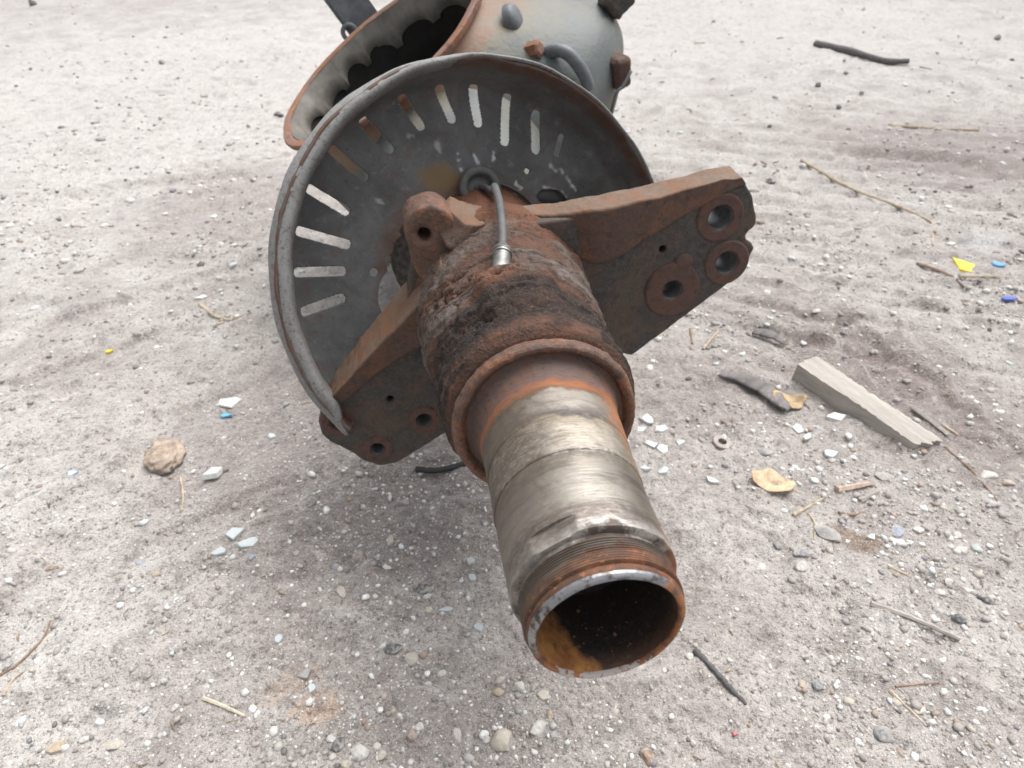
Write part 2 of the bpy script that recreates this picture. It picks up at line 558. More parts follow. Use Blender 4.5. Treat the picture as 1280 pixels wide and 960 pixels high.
def make_gravel():
    rs = np.random.RandomState(11)
    V0, F0 = ico(1)
    N = 100000
    ang = R_(88) - (R_(88) - R_(7)) * rs.rand(N) ** 1.15
    y = CAM_H / np.tan(ang)
    x = (rs.rand(N) * 2 - 1) * (0.95 * y + 0.5)
    P = np.stack([x, y, 0 * x], 1)
    dens = 0.22 + 0.95 * sstep(-0.15, 0.3, pnoise(P * 3.1, 61)) * (0.35 + 0.65 * sstep(-0.2, 0.3, pnoise(P * 9, 62)))
    # a denser drift of grit under the axle and to the right
    dens += 0.45 * np.exp(-(((x + 0.22) / 0.28) ** 2 + ((y - 0.62) / 0.30) ** 2))
    keep = rs.rand(N) < dens
    x, y = x[keep], y[keep]; n = len(x)
    dist = np.sqrt(x ** 2 + y ** 2 + CAM_H ** 2)
    r = 0.0005 + 0.00075 * rs.exponential(1.0, n)
    big = rs.rand(n) < 0.035 * (0.3 + sstep(-0.1, 0.3, pnoise(np.stack([x, y, 0 * x], 1) * 4.0, 66)))
    r = np.where(big, r * 1.2 + rs.uniform(0.0015, 0.0035, n), r)
    r = np.minimum(r, 0.0052) * np.clip(dist / 0.9, 0.8, 2.2)
    z = ground_z(x, y)
    V = np.repeat(V0[None], n, 0) * (1 + 0.62 * (rs.rand(n, len(V0), 1) - 0.5))
    sc = 1 + 0.75 * (rs.rand(n, 1, 3) - 0.5); sc[:, :, 2] *= 0.7
    V = V * sc * r[:, None, None]
    a = rs.rand(n) * 6.283; ca, sa = np.cos(a)[:, None], np.sin(a)[:, None]
    Vx = V[:, :, 0] * ca - V[:, :, 1] * sa; Vy = V[:, :, 0] * sa + V[:, :, 1] * ca
    V = np.stack([Vx + x[:, None], Vy + y[:, None], V[:, :, 2] + (z + 0.12 * r)[:, None]], -1).reshape(-1, 3).astype(np.float32)
    F = (F0[None] + (np.arange(n) * len(V0))[:, None, None]).reshape(-1, 3).astype(np.int32)
    me = bpy.data.meshes.new('gravel')
    me.vertices.add(len(V)); me.vertices.foreach_set('co', V.ravel())
    me.loops.add(F.size); me.loops.foreach_set('vertex_index', F.ravel())
    me.polygons.add(len(F)); me.polygons.foreach_set('loop_start', np.arange(0, F.size, 3, dtype=np.int32))
    me.update(calc_edges=True)
    me.materials.append(island_mat('gravel_mix', [
        (0.0, (0.36, 0.335, 0.315)), (0.22, (0.46, 0.44, 0.42)), (0.42, (0.27, 0.25, 0.235)), (0.47, (0.66, 0.645, 0.62)),
        (0.63, (0.44, 0.40, 0.355)), (0.70, (0.17, 0.16, 0.155)), (0.735, (0.78, 0.77, 0.75)), (0.86, (0.34, 0.27, 0.22)), (0.92, (0.22, 0.22, 0.24)), (0.95, (0.62, 0.66, 0.66))]))
    o = add_obj('gravel', me)
    tag(o, 'fine pale and dark gravel strewn over the dusty ground', 'gravel', kind='stuff')


def make_straw():
    rs = np.random.RandomState(5)
    V = []; F = []
    for i in range(260):
        ang = R_(86) - R_(76) * rs.rand() ** 1.1
        y = CAM_H / math.tan(ang); x = (rs.rand() * 2 - 1) * (0.9 * y + 0.45)
        L = rs.uniform(0.004, 0.018) * max(1, y); w = rs.uniform(0.0005, 0.0011) * max(1, y * 0.9)
        a = rs.rand() * 6.283; dx, dy = math.cos(a), math.sin(a)
        z = gz(x, y) + w * 1.3
        b = rs.uniform(-0.25, 0.25) * L
        vs_, f_ = tube([(x - dx * L / 2, y - dy * L / 2, z), (x - dy * b, y + dx * b, z + 0.0015), (x + dx * L / 2, y + dy * L / 2, z)], w, 4)
        k = len(V); V += vs_; F += [tuple(q + k for q in f) for f in f_]
    me = mesh_from('dry_straw', V, F, island_mat('straw_mix', [(0, (0.52, 0.42, 0.28)), (0.4, (0.33, 0.25, 0.18)), (0.7, (0.20, 0.16, 0.13)), (0.85, (0.60, 0.54, 0.42))]))
    o = add_obj('dry_straw', me)
    tag(o, 'tiny bits of dry straw scattered over the dusty ground', 'straw', kind='stuff')


make_gravel()
make_straw()
# ------------------------------------------------------------------ axle: frames
# local frame of the axle parts: x to the right, y up, z = minus the distance from the spindle tip
AX_O = Vector((0.05527, 0.19110, 0.37989))
AX_D = Vector((-0.15582, 0.98046, -0.12005))
AX_R = Vector((0.98294, 0.14188, -0.11705))
AX_U = Vector((0.09773, 0.13624, 0.98584))
SH_O = Vector((-0.02351, 0.68678, 0.31920))       # dust shield: knocked out of true, so it has its own frame
SH_D = Vector((-0.36185, 0.82885, -0.42669))


def frame(o, r, u, d):
    m = Matrix.Identity(4)
    for k, v in enumerate((r, u, -d)):
        m[0][k], m[1][k], m[2][k] = v
    m.translation = o
    return m


axle = bpy.data.objects.new('truck_axle', None)
COL.objects.link(axle)
axle.location = (-0.09, 1.15, 0.0)
tag(axle, 'rusty truck axle with bare steel spindle, slotted dust shield and open grey housing', 'axle')
_T = Matrix.Translation(-axle.location)
M_AX = _T @ frame(AX_O, AX_R, AX_U, AX_D)
_shR = SH_D.cross(Vector((0, math.sin(R_(PITCH)), math.cos(R_(PITCH))))).normalized()
_shU = _shR.cross(SH_D).normalized()
M_SH = _T @ frame(SH_O, _shR, _shU, SH_D)


def part(name, me, M4=None, parent=None):
    if parent is None:
        return add_obj(name, me, axle, M_AX if M4 is None else M4)
    return add_obj(name, me, parent, Matrix.Identity(4) if M4 is None else M4)


# ------------------------------------------------------------------ axle: materials
def spindle_mat():
    m, nt, b = new_mat('worn_spindle_steel')
    co = objco(nt)
    sep = nd(nt, 'SeparateXYZ', {0: co})
    a = math_(nt, 'MULTIPLY', sep.outputs[2], -1.0)
    nA = noise(nt, 22, 5, 0.65, 0.6, co)
    nB = noise(nt, 75, 6, 0.7, 0.3, co)
    nC = noise(nt, 230, 6, 0.75, 0.3, mapped(nt, co, (0.9, 0.9, 2.4)))
    # scratches run round the shaft: squeeze the noise along the axis
    nS = noise(nt, 55, 6, 0.75, 0.0, mapped(nt, co, (0.8, 0.8, 9)))
    aa = math_(nt, 'ADD', a, math_(nt, 'MULTIPLY', math_(nt, 'SUBTRACT', nA, 0.5), 0.030))
    aa = math_(nt, 'ADD', aa, math_(nt, 'MULTIPLY', math_(nt, 'SUBTRACT', nB, 0.5), 0.014))
    aa = math_(nt, 'ADD', aa, math_(nt, 'MULTIPLY', math_(nt, 'SUBTRACT', nC, 0.5), 0.010))
    t = math_(nt, 'MULTIPLY', aa, 1 / 0.21)
    k = lambda x: x / 0.21
    steel = (0.42, 0.40, 0.37); bright = (0.62, 0.61, 0.59)
    rusty = (0.235, 0.085, 0.034); dark = (0.075, 0.062, 0.058)
    col = ramp(nt, t, [(0, (0.21, 0.08, 0.036)), (k(0.012), rusty), (k(0.0165), (0.13, 0.075, 0.05)), (k(0.0185), (0.15, 0.125, 0.112)), (k(0.0285), (0.11, 0.09, 0.08)),
                       (k(0.033), bright), (k(0.038), (0.30, 0.275, 0.26)), (k(0.047), (0.26, 0.235, 0.225)), (k(0.055), (0.46, 0.44, 0.40)), (k(0.07), steel), (k(0.095), (0.36, 0.335, 0.295)), (k(0.1), (0.16, 0.14, 0.13)),
                       (k(0.104), (0.46, 0.435, 0.39)), (k(0.125), (0.48, 0.445, 0.385)), (k(0.136), (0.34, 0.29, 0.22)), (k(0.139), (0.10, 0.095, 0.10)), (k(0.144), (0.20, 0.18, 0.175)),
                       (k(0.149), (0.36, 0.34, 0.31)), (k(0.1660), (0.31, 0.285, 0.255)), (k(0.1690), (0.19, 0.11, 0.07)), (k(0.1740), (0.33, 0.12, 0.042)), (k(0.1800), (0.22, 0.09, 0.05)), (k(0.1835), (0.135, 0.078, 0.064)), (k(0.194), (0.105, 0.070, 0.062)), (1.0, (0.10, 0.064, 0.056))])
    # steely share of each band
    met = ramp(nt, t, [(0, 0.05), (k(0.019), 0.1), (k(0.024), 0.55), (k(0.030), 0.5), (k(0.033), 0.9), (k(0.096), 0.9), (k(0.100), 0.3), (k(0.105), 0.75), (k(0.134), 0.7), (k(0.139), 0.1), (k(0.148), 0.6), (k(0.172), 0.5), (k(0.182), 0.0), (1, 0.0)])
    # orange rust right towards the collar; brown film left and olive right, darkened as painted reflections
    sx = math_(nt, 'MULTIPLY', sep.outputs[0], 1 / 0.053)
    side_r = ramp(nt, math_(nt, 'ADD', sx, math_(nt, 'MULTIPLY', math_(nt, 'SUBTRACT', nB, 0.5), 0.7)), [(0.62, 0), (0.88, 1)])
    far = ramp(nt, t, [(k(0.085), 0), (k(0.15), 1), (k(0.182), 1), (k(0.192), 0.15)])
    near = ramp(nt, t, [(k(0.03), 0.9), (k(0.06), 0)])
    fr = math_(nt, 'MULTIPLY', side_r, math_(nt, 'MAXIMUM', far, near))
    side_l = ramp(nt, math_(nt, 'ADD', math_(nt, 'MULTIPLY', sx, -1), math_(nt, 'MULTIPLY', math_(nt, 'SUBTRACT', nB, 0.5), 0.9)), [(0.05, 0), (0.60, 1.0)])
    fl = math_(nt, 'MULTIPLY', side_l, ramp(nt, t, [(k(0.03), 0.5), (k(0.09), 0.8), (k(0.12), 0.9), (k(0.170), 0.9), (k(0.178), 0)]))
    col = mix(nt, fl, col, mix(nt, ramp(nt, nB, [(0.4, 0), (0.62, 1)]), (0.095, 0.070, 0.047), (0.055, 0.042, 0.033)))  # brown stain, deepened to paint a dim reflection on the left flank
    side_o = ramp(nt, math_(nt, 'ADD', sx, math_(nt, 'MULTIPLY', math_(nt, 'SUBTRACT', nA, 0.5), 1.0)), [(0.40, 0), (0.80, 0.6)])
    col = mix(nt, math_(nt, 'MULTIPLY', side_o, ramp(nt, t, [(k(0.03), 0), (k(0.05), 1), (k(0.17), 1), (k(0.18), 0)])), col, (0.15, 0.13, 0.085))  # olive tint, likewise painting a darker reflection down the right flank
    col = mix(nt, fr, col, mix(nt, ramp(nt, nC, [(0.4, 0), (0.6, 1)]), (0.42, 0.15, 0.04), (0.20, 0.075, 0.03)))
    # the scuffed bands: bright flecks and pits
    scuff = ramp(nt, t, [(k(0.028), 0), (k(0.032), 0.9), (k(0.046), 0.7), (k(0.058), 0.1), (k(0.098), 0.1), (k(0.104), 0.7), (k(0.132), 0.8), (k(0.142), 0.15), (k(0.17), 0.12), (k(0.18), 0.0)])
    fleck = ramp(nt, nC, [(0.50, 0), (0.60, 1)])
    pit = ramp(nt, nC, [(0.36, 1), (0.47, 0)])
    col = mix(nt, math_(nt, 'MULTIPLY', math_(nt, 'MULTIPLY', scuff, fleck), 0.42), col, (0.54, 0.51, 0.46))
    col = mix(nt, math_(nt, 'MULTIPLY', math_(nt, 'MULTIPLY', scuff, pit), 0.5), col, (0.17, 0.12, 0.08))
    # rust bloom over the clean metal, soft
    col = mix(nt, math_(nt, 'MULTIPLY', ramp(nt, nS, [(0.50, 0), (0.66, 1)]), 0.30), col, (0.15, 0.125, 0.10))
    smud = noise(nt, 16, 7, 0.72, 0.25, mapped(nt, co, (1, 1, 5.5)))
    col = mix(nt, math_(nt, 'MULTIPLY', ramp(nt, smud, [(0.49, 0), (0.62, 1)]), 0.62), col, (0.095, 0.074, 0.054))
    col = mix(nt, math_(nt, 'MULTIPLY', ramp(nt, nC, [(0.60, 0), (0.70, 1)]), 0.5), col, (0.10, 0.075, 0.055))
    # orange thread: darker valleys and a few bright flecks
    thr = ramp(nt, t, [(k(0.0165), 1), (k(0.019), 0)])
    col = mix(nt, math_(nt, 'MULTIPLY', thr, ramp(nt, nB, [(0.40, 0), (0.56, 0.85)])), col, (0.085, 0.040, 0.024))
    col = mix(nt, math_(nt, 'MULTIPLY', thr, ramp(nt, nC, [(0.58, 0), (0.66, 0.8)])), col, (0.50, 0.22, 0.08))
    nk = ramp(nt, t, [(k(0.181), 0), (k(0.187), 1)])
    col = mix(nt, math_(nt, 'MULTIPLY', nk, ramp(nt, nB, [(0.46, 0), (0.60, 0.5)])), col, (0.16, 0.070, 0.042))
    col = mix(nt, math_(nt, 'MULTIPLY', nk, ramp(nt, nC, [(0.54, 0), (0.62, 0.8)])), col, (0.05, 0.036, 0.032))
    col = mix(nt, 1.0, col, (0.92, 0.89, 0.86), 'MULTIPLY')
    nt.links.new(col, b.inputs['Base Color'])
    mm = math_(nt, 'MULTIPLY', met, math_(nt, 'SUBTRACT', 1.0, math_(nt, 'MAXIMUM', fr, math_(nt, 'MULTIPLY', fl, 0.8))))
    nt.links.new(mm, b.inputs['Metallic'])
    rg = math_(nt, 'ADD', ramp(nt, mm, [(0, 0.68), (0.9, 0.30)]), math_(nt, 'MULTIPLY', math_(nt, 'SUBTRACT', nS, 0.4), 0.55))
    nt.links.new(rg, b.inputs['Roughness'])
    h = math_(nt, 'ADD', math_(nt, 'MULTIPLY', nS, 0.35), math_(nt, 'ADD', math_(nt, 'MULTIPLY', math_(nt, 'MULTIPLY', nC, scuff), 0.9), math_(nt, 'MULTIPLY', nB, 0.3)))
    bump(nt, b, h, 0.7, 0.0011)
    return m


def bore_mat():
    m, nt, b = new_mat('greasy_bore')
    co = objco(nt)
    sep = nd(nt, 'SeparateXYZ', {0: co})
    n1 = noise(nt, 60, 5, 0.65, 0.3, co); n3 = noise(nt, 210, 3, 0.6, 0, co)
    nS = noise(nt, 150, 5, 0.7, 0.5, mapped(nt, co, (1, 1, 0.6)))
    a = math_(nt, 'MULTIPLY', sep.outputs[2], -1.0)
    # dry rust patch low on the left of the mouth, black grease deeper in
    e = math_(nt, 'ADD', math_(nt, 'MULTIPLY', a, 22.0), math_(nt, 'MULTIPLY', sep.outputs[0], 34.0))
    e = math_(nt, 'ADD', e, math_(nt, 'MULTIPLY', math_(nt, 'SUBTRACT', n1, 0.5), 1.1))
    rust = mix(nt, ramp(nt, n1, [(0.4, 0), (0.62, 1)]), (0.38, 0.175, 0.05), (0.23, 0.085, 0.03))
    rust = mix(nt, ramp(nt, nS, [(0.54, 0), (0.66, 0.7)]), rust, (0.13, 0.06, 0.03))
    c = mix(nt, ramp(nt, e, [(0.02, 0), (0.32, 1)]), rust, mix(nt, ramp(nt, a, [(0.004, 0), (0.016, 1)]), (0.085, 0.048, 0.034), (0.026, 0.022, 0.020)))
    c = mix(nt, ramp(nt, n3, [(0.60, 0), (0.68, 0.5)]), c, (0.10, 0.06, 0.04))
    nt.links.new(c, b.inputs['Base Color'])
    nt.links.new(ramp(nt, e, [(0.15, 0.8), (0.3, 0.42)]), b.inputs['Roughness'])
    bump(nt, b, math_(nt, 'ADD', n1, n3), 0.6, 0.0015)
    return m


def end_ring_mat():
    m, nt, b = new_mat('end_ring_steel')
    co = objco(nt)
    sep = nd(nt, 'SeparateXYZ', {0: co})
    n1 = noise(nt, 110, 5, 0.7, 0.2, co); n2 = noise(nt, 40, 5, 0.65, 0.4, co)
    # wiped bright on the upper left of the rim, rusted towards the bottom
    e = math_(nt, 'ADD', math_(nt, 'MULTIPLY', sep.outputs[1], 14.0), math_(nt, 'MULTIPLY', sep.outputs[0], -10.0))
    e = math_(nt, 'ADD', e, math_(nt, 'MULTIPLY', math_(nt, 'SUBTRACT', n2, 0.5), 1.2))
    f = ramp(nt, e, [(0.02, 0), (0.2, 1)])
    rust = mix(nt, ramp(nt, n1, [(0.42, 0), (0.6, 1)]), (0.30, 0.115, 0.04), (0.115, 0.06, 0.04))
    steel = mix(nt, ramp(nt, n1, [(0.48, 0), (0.60, 1)]), (0.31, 0.31, 0.32), (0.09, 0.072, 0.06))
    c = mix(nt, f, rust, steel)
    low = ramp(nt, math_(nt, 'ADD', math_(nt, 'MULTIPLY', sep.outputs[1], -26.0), math_(nt, 'MULTIPLY', math_(nt, 'SUBTRACT', n1, 0.5), 2.2)), [(0.95, 0), (1.1, 0.8)])
    c = mix(nt, low, c, (0.42, 0.41, 0.40))
    nt.links.new(c, b.inputs['Base Color'])
    nt.links.new(math_(nt, 'MULTIPLY', f, 0.85), b.inputs['Metallic'])
    nt.links.new(ramp(nt, f, [(0, 0.75), (1, 0.38)]), b.inputs['Roughness'])
    bump(nt, b, math_(nt, 'ADD', n1, n2), 0.5, 0.001)
    return m


def scale_mat():
    """flaking hub: colours follow the relief stored on the mesh (r: flake tops, g: grease, b: orange)"""
    m, nt, b = new_mat('flaking_hub_rust')
    co = objco(nt)
    at = nd(nt, 'Attribute', attribute_name='wear')
    sp = nd(nt, 'SeparateColor', {0: at.outputs['Color']})
    n1 = noise(nt, 30, 5, 0.65, 0.4, co); n2 = noise(nt, 130, 5, 0.7, 0.1, co); n3 = noise(nt, 420, 3, 0.6, 0, co)
    top = mix(nt, ramp(nt, n1, [(0.38, 0), (0.62, 1)]), (0.150, 0.126, 0.112), (0.088, 0.062, 0.051))
    low = mix(nt, ramp(nt, n1, [(0.4, 0), (0.6, 1)]), (0.075, 0.045, 0.034), (0.12, 0.062, 0.043))
    c = mix(nt, sp.outputs[0], low, top)
    org = math_(nt, 'MULTIPLY', sp.outputs[2], ramp(nt, n2, [(0.38, 0.1), (0.58, 1)]))
    c = mix(nt, org, c, (0.20, 0.082, 0.045))
    gre = math_(nt, 'MULTIPLY', sp.outputs[1], ramp(nt, n1, [(0.35, 1), (0.75, 0.6)]))
    c = mix(nt, gre, c, (0.022, 0.019, 0.018))
    c = mix(nt, ramp(nt, n2, [(0.53, 0), (0.63, 0.8)]), c, (0.06, 0.04, 0.032))
    c = mix(nt, ramp(nt, n3, [(0.56, 0), (0.75, 0.3)]), c, (0.28, 0.205, 0.16))
    nt.links.new(c, b.inputs['Base Color'])
    nt.links.new(ramp(nt, gre, [(0, 0.75), (1, 0.85)]), b.inputs['Roughness'])
    b.inputs['Specular IOR Level'].default_value = 0.18
    bump(nt, b, math_(nt, 'ADD', n2, math_(nt, 'MULTIPLY', n3, 0.5)), 1.0, 0.0030)
    return m


def shield_mat():
    m, nt, b = new_mat('grimy_shield_sheet')
    co = objco(nt)
    at = nd(nt, 'Attribute', attribute_name='wear')
    sp = nd(nt, 'SeparateColor', {0: at.outputs['Color']})
    n1 = noise(nt, 16, 5, 0.6, 0.4, co); n2 = noise(nt, 70, 5, 0.7, 0.2, co); n3 = noise(nt, 330, 4, 0.65, 0, co)
    c = mix(nt, ramp(nt, n1, [(0.36, 0), (0.64, 1)]), (0.088, 0.090, 0.090), (0.15, 0.153, 0.153))
    c = mix(nt, ramp(nt, n2, [(0.58, 0), (0.70, 0.6)]), c, (0.22, 0.22, 0.215))
    c = mix(nt, ramp(nt, n3, [(0.60, 0), (0.72, 0.55)]), c, (0.20, 0.19, 0.18))
    c = mix(nt, ramp(nt, n3, [(0.28, 0.7), (0.40, 0)]), c, (0.03, 0.028, 0.027))
    c = mix(nt, math_(nt, 'MULTIPLY', sp.outputs[1], ramp(nt, n2, [(0.36, 0.35), (0.56, 1)])), c, (0.115, 0.062, 0.042))
    c = mix(nt, sp.outputs[2], c, (0.21, 0.135, 0.06))
    c = mix(nt, sp.outputs[0], c, (0.55, 0.56, 0.58))
    nt.links.new(c, b.inputs['Base Color'])
    b.inputs['Roughness'].default_value = 0.66
    b.inputs['Specular IOR Level'].default_value = 0.4
    bump(nt, b, math_(nt, 'ADD', n2, math_(nt, 'MULTIPLY', n3, 0.5)), 0.5, 0.0014)
    return m


def housing_mat():
    m, nt, b = new_mat('grey_paint_over_rust')
    co = objco(nt)
    at = nd(nt, 'Attribute', attribute_name='wear')
    sp = nd(nt, 'SeparateColor', {0: at.outputs['Color']})
    n1 = noise(nt, 9, 5, 0.62, 0.5, co); n2 = noise(nt, 30, 5, 0.7, 0.3, co); n3 = noise(nt, 120, 4, 0.65, 0, co)
    c = mix(nt, ramp(nt, n1, [(0.38, 0), (0.62, 1)]), (0.080, 0.092, 0.092), (0.125, 0.138, 0.135))
    e = math_(nt, 'ADD', sp.outputs[1], math_(nt, 'MULTIPLY', math_(nt, 'SUBTRACT', n2, 0.5), 1.1))
    c = mix(nt, ramp(nt, e, [(0.20, 0), (0.55, 0.8)]), c, (0.175, 0.145, 0.098))
    c = mix(nt, ramp(nt, e, [(0.55, 0), (0.82, 0.95)]), c, (0.19, 0.095, 0.05))
    c = mix(nt, ramp(nt, n3, [(0.64, 0), (0.70, 0.7)]), c, (0.12, 0.10, 0.09))
    nt.links.new(c, b.inputs['Base Color'])
    b.inputs['Roughness'].default_value = 0.55
    bump(nt, b, math_(nt, 'ADD', n2, n3), 0.35, 0.003)
    return m


M['spindle'] = spindle_mat()
M['bore'] = bore_mat()
M['ring'] = end_ring_mat()
M['scale'] = scale_mat()
M['shield'] = shield_mat()
M['housing'] = housing_mat()
M['bracket'] = patch_mat('bracket_iron', [(0.036, 0.036, 0.035), (0.072, 0.064, 0.057), (0.047, 0.045, 0.042), (0.090, 0.060, 0.046), (0.066, 0.060, 0.050), (0.130, 0.068, 0.044)])
M['rib'] = patch_mat('rib_iron', [(0.070, 0.052, 0.043), (0.115, 0.062, 0.045), (0.080, 0.055, 0.045), (0.150, 0.070, 0.042), (0.090, 0.062, 0.048)], 1.2, top=((0.20, 0.10, 0.052), (0.165, 0.122, 0.09)), top_amt=0.75)
M['boss'] = patch_mat('boss_iron', [(0.062, 0.042, 0.036), (0.105, 0.050, 0.038), (0.075, 0.048, 0.040), (0.125, 0.060, 0.038)], 1.4)
M['lip'] = patch_mat('collar_lip_iron', [(0.070, 0.045, 0.036), (0.145, 0.078, 0.055), (0.10, 0.062, 0.048), (0.22, 0.095, 0.048), (0.13, 0.082, 0.062)], 1.5, 0.6, bdist=0.003)
M['orange'] = patch_mat('flange_rust', [(0.17, 0.085, 0.055), (0.24, 0.105, 0.055), (0.20, 0.125, 0.10), (0.32, 0.125, 0.05)], 0.6, 0.8)
M['castin'] = plain_mat('casting_inside', (0.22, 0.205, 0.18), 0.6, 0.3, 14)
M['oil'] = plain_mat('black_oil_inside', (0.018, 0.016, 0.015), 0.5, 0.4, 20, spec=0.3)
M['rubber'] = plain_mat('grey_rubber', (0.095, 0.095, 0.095), 0.6, 0.2, 90, 0.3, 0.0006)
M['zinc'] = plain_mat('zinc_sleeve', (0.26, 0.255, 0.245), 0.5, 0.35, 120, 0.3, 0.0005, metallic=0.9)
M['hole'] = plain_mat('bare_hole_wall', (0.16, 0.165, 0.165), 0.45, 0.25, 90, 0.3, 0.0006, metallic=0.4)

# ------------------------------------------------------------------ axle: spindle
prof = [(0.0022, 0.0436), (0.0040, 0.0462), (0.0048, 0.0467), (0.0070, 0.0469), (0.0076, 0.0458), (0.0088, 0.0458), (0.0094, 0.0476)]
x = 0.0098
while x < 0.0268:
    s = 0.00040 if x < 0.0165 else 0.00090
    prof += [(x, 0.0482), (x + 0.0006, 0.0482), (x + 0.0009, 0.0482 - s), (x + 0.0014, 0.0482 - s)]
    x += 0.0018
prof += [(0.0284, 0.0468), (0.0304, 0.0468), (0.0308, 0.0505), (0.0316, 0.0519), (0.0330, 0.0522)]
prof += resample([(0.0330, 0.0522), (0.0436, 0.0522)], 0.0015)
prof += [(0.0439, 0.0522), (0.0443, 0.0522)] + resample([(0.0463, 0.0522), (0.0985, 0.0530)], 0.003)
prof += [(0.0993, 0.0527), (0.1000, 0.0527), (0.1006, 0.0536)] + resample([(0.101, 0.0537), (0.137, 0.0547)], 0.002)
prof += [(0.1374, 0.0544), (0.1388, 0.0544), (0.1394, 0.0550)] + resample([(0.140, 0.0551), (0.184, 0.0575)], 0.002)
prof += [(0.188, 0.0580), (0.193, 0.0590), (0.198, 0.0607), (0.202, 0.0632), (0.2045, 0.0665), (0.2055, 0.0720)]


def spindle_disp(A, Rr, T):
    P = np.stack([Rr * np.cos(T), Rr * np.sin(T), A], 1)
    r = Rr + 0.00022 * fbm(P * 60, 3, 80) + 0.0013 * fbm(P * 90, 3, 87) * sstep(0.182, 0.19, A) + 0.00035 * fbm(P * 160, 2, 83) * ((A > 0.03) & (A < 0.05) | (A > 0.1) & (A < 0.136))
    # milled flat on the upper left next to the thread
    d = T - R_(127)
    flat = 0.0499 / np.maximum(np.cos(d), 0.3)
    r = np.where((A > 0.0305) & (A < 0.0440) & (np.abs(d) < 1.0), np.minimum(r, flat), r)
    # battered edge
    r -= np.where((A > 0.0306) & (A < 0.0345), 0.0008 * np.clip(fbm(P * 45, 3, 85), 0, 1), 0)
    return r


V, F, *_ = revolve(prof, 320, spindle_disp)
V[:, 0] += 0.0045 * sstep(0.06, 0.19, -V[:, 2])
spindle = part('spindle', mesh_from('spindle', V, F, M['spindle'], True, 40))
# the end ring: bright chamfer and bored mouth
pr = [(0.0032, 0.0416), (0.0016, 0.0418), (0.0004, 0.0423), (0.0000, 0.0430), (0.0007, 0.0445), (0.0022, 0.0459), (0.0035, 0.0463), (0.0046, 0.0462)]
V, F, *_ = revolve(resample(pr, 0.0008), 240, lambda A, r, T: r + 0.00025 * fbm(np.stack([r * np.cos(T), r * np.sin(T), A], 1) * 130, 3, 90))
part('end_ring', mesh_from('end_ring', V, F, M['ring'], True, 50), parent=spindle)
pr = resample([(0.0028, 0.0416), (0.06, 0.0412)], 0.003) + resample([(0.0601, 0.0412), (0.0602, 0.030), (0.061, 0.006), (0.061, 0.0004)], 0.004)
V, F, *_ = revolve(pr, 120, lambda A, r, T: r + 0.0006 * fbm(np.stack([r * np.cos(T), r * np.sin(T), A], 1) * 70, 3, 91))
part('bore', mesh_from('bore', V, F[:, ::1], M['bore'], True, 50), parent=spindle)
# crumbs of rust lying in the bore
rr = random.Random(3)
Vc, Fc = [], []
V0, F0 = ico(1)
for i in range(34):
    a = rr.uniform(0.012, 0.055); th = R_(rr.gauss(-70, 26)); s = rr.uniform(0.0003, 0.0010) * (1.8 if rr.random() < 0.12 else 1)
    p = np.array([0.0405 * math.cos(th), 0.0405 * math.sin(th), -a])
    k = len(Vc)
    Vc += [tuple(p + v * s * np.array([rr.uniform(.6, 1.5), rr.uniform(.5, 1), rr.uniform(.6, 1.5)])) for v in V0]
    Fc += [tuple(q + k for q in f) for f in F0]
o = part('rust_crumbs', mesh_from('rust_crumbs', Vc, Fc, plain_mat('rust_crumb', (0.13, 0.075, 0.05), 0.8, 0.4, 300)), parent=spindle)
o['kind'] = 'stuff'

# ------------------------------------------------------------------ axle: collar lip in front of the hub
pr = [(0.2056, 0.0660), (0.2035, 0.0672), (0.2005, 0.0692), (0.1988, 0.0718), (0.1990, 0.0744), (0.2010, 0.0764), (0.2045, 0.0776), (0.2085, 0.0774), (0.2110, 0.0758), (0.2130, 0.0748), (0.2160, 0.0750)]
V, F, *_ = revolve(resample(pr, 0.0012), 260, lambda A, r, T: r + 0.0016 * fbm(np.stack([r * np.cos(T), r * np.sin(T), A], 1) * 38, 3, 95) + 0.0012 * fbm(np.stack([r * np.cos(T), r * np.sin(T), A], 1) * 150, 2, 96))
V[:, 0] += 0.0045
part('collar_lip', mesh_from('collar_lip', V, F, M['lip']))

# ------------------------------------------------------------------ axle: hub, flaking
pr = [(0.2135, 0.0730), (0.2150, 0.0770), (0.2180, 0.0808), (0.2230, 0.0835), (0.2300, 0.0846), (0.2400, 0.0838), (0.2500, 0.0835), (0.2600, 0.0845), (0.2750, 0.0858), (0.30, 0.0872), (0.33, 0.0890), (0.352, 0.0905), (0.356, 0.0925), (0.39, 0.0935), (0.41, 0.0950), (0.43, 0.1000), (0.44, 0.105), (0.472, 0.105), (0.480, 0.098), (0.486, 0.084), (0.64, 0.083)]
HUB = {}


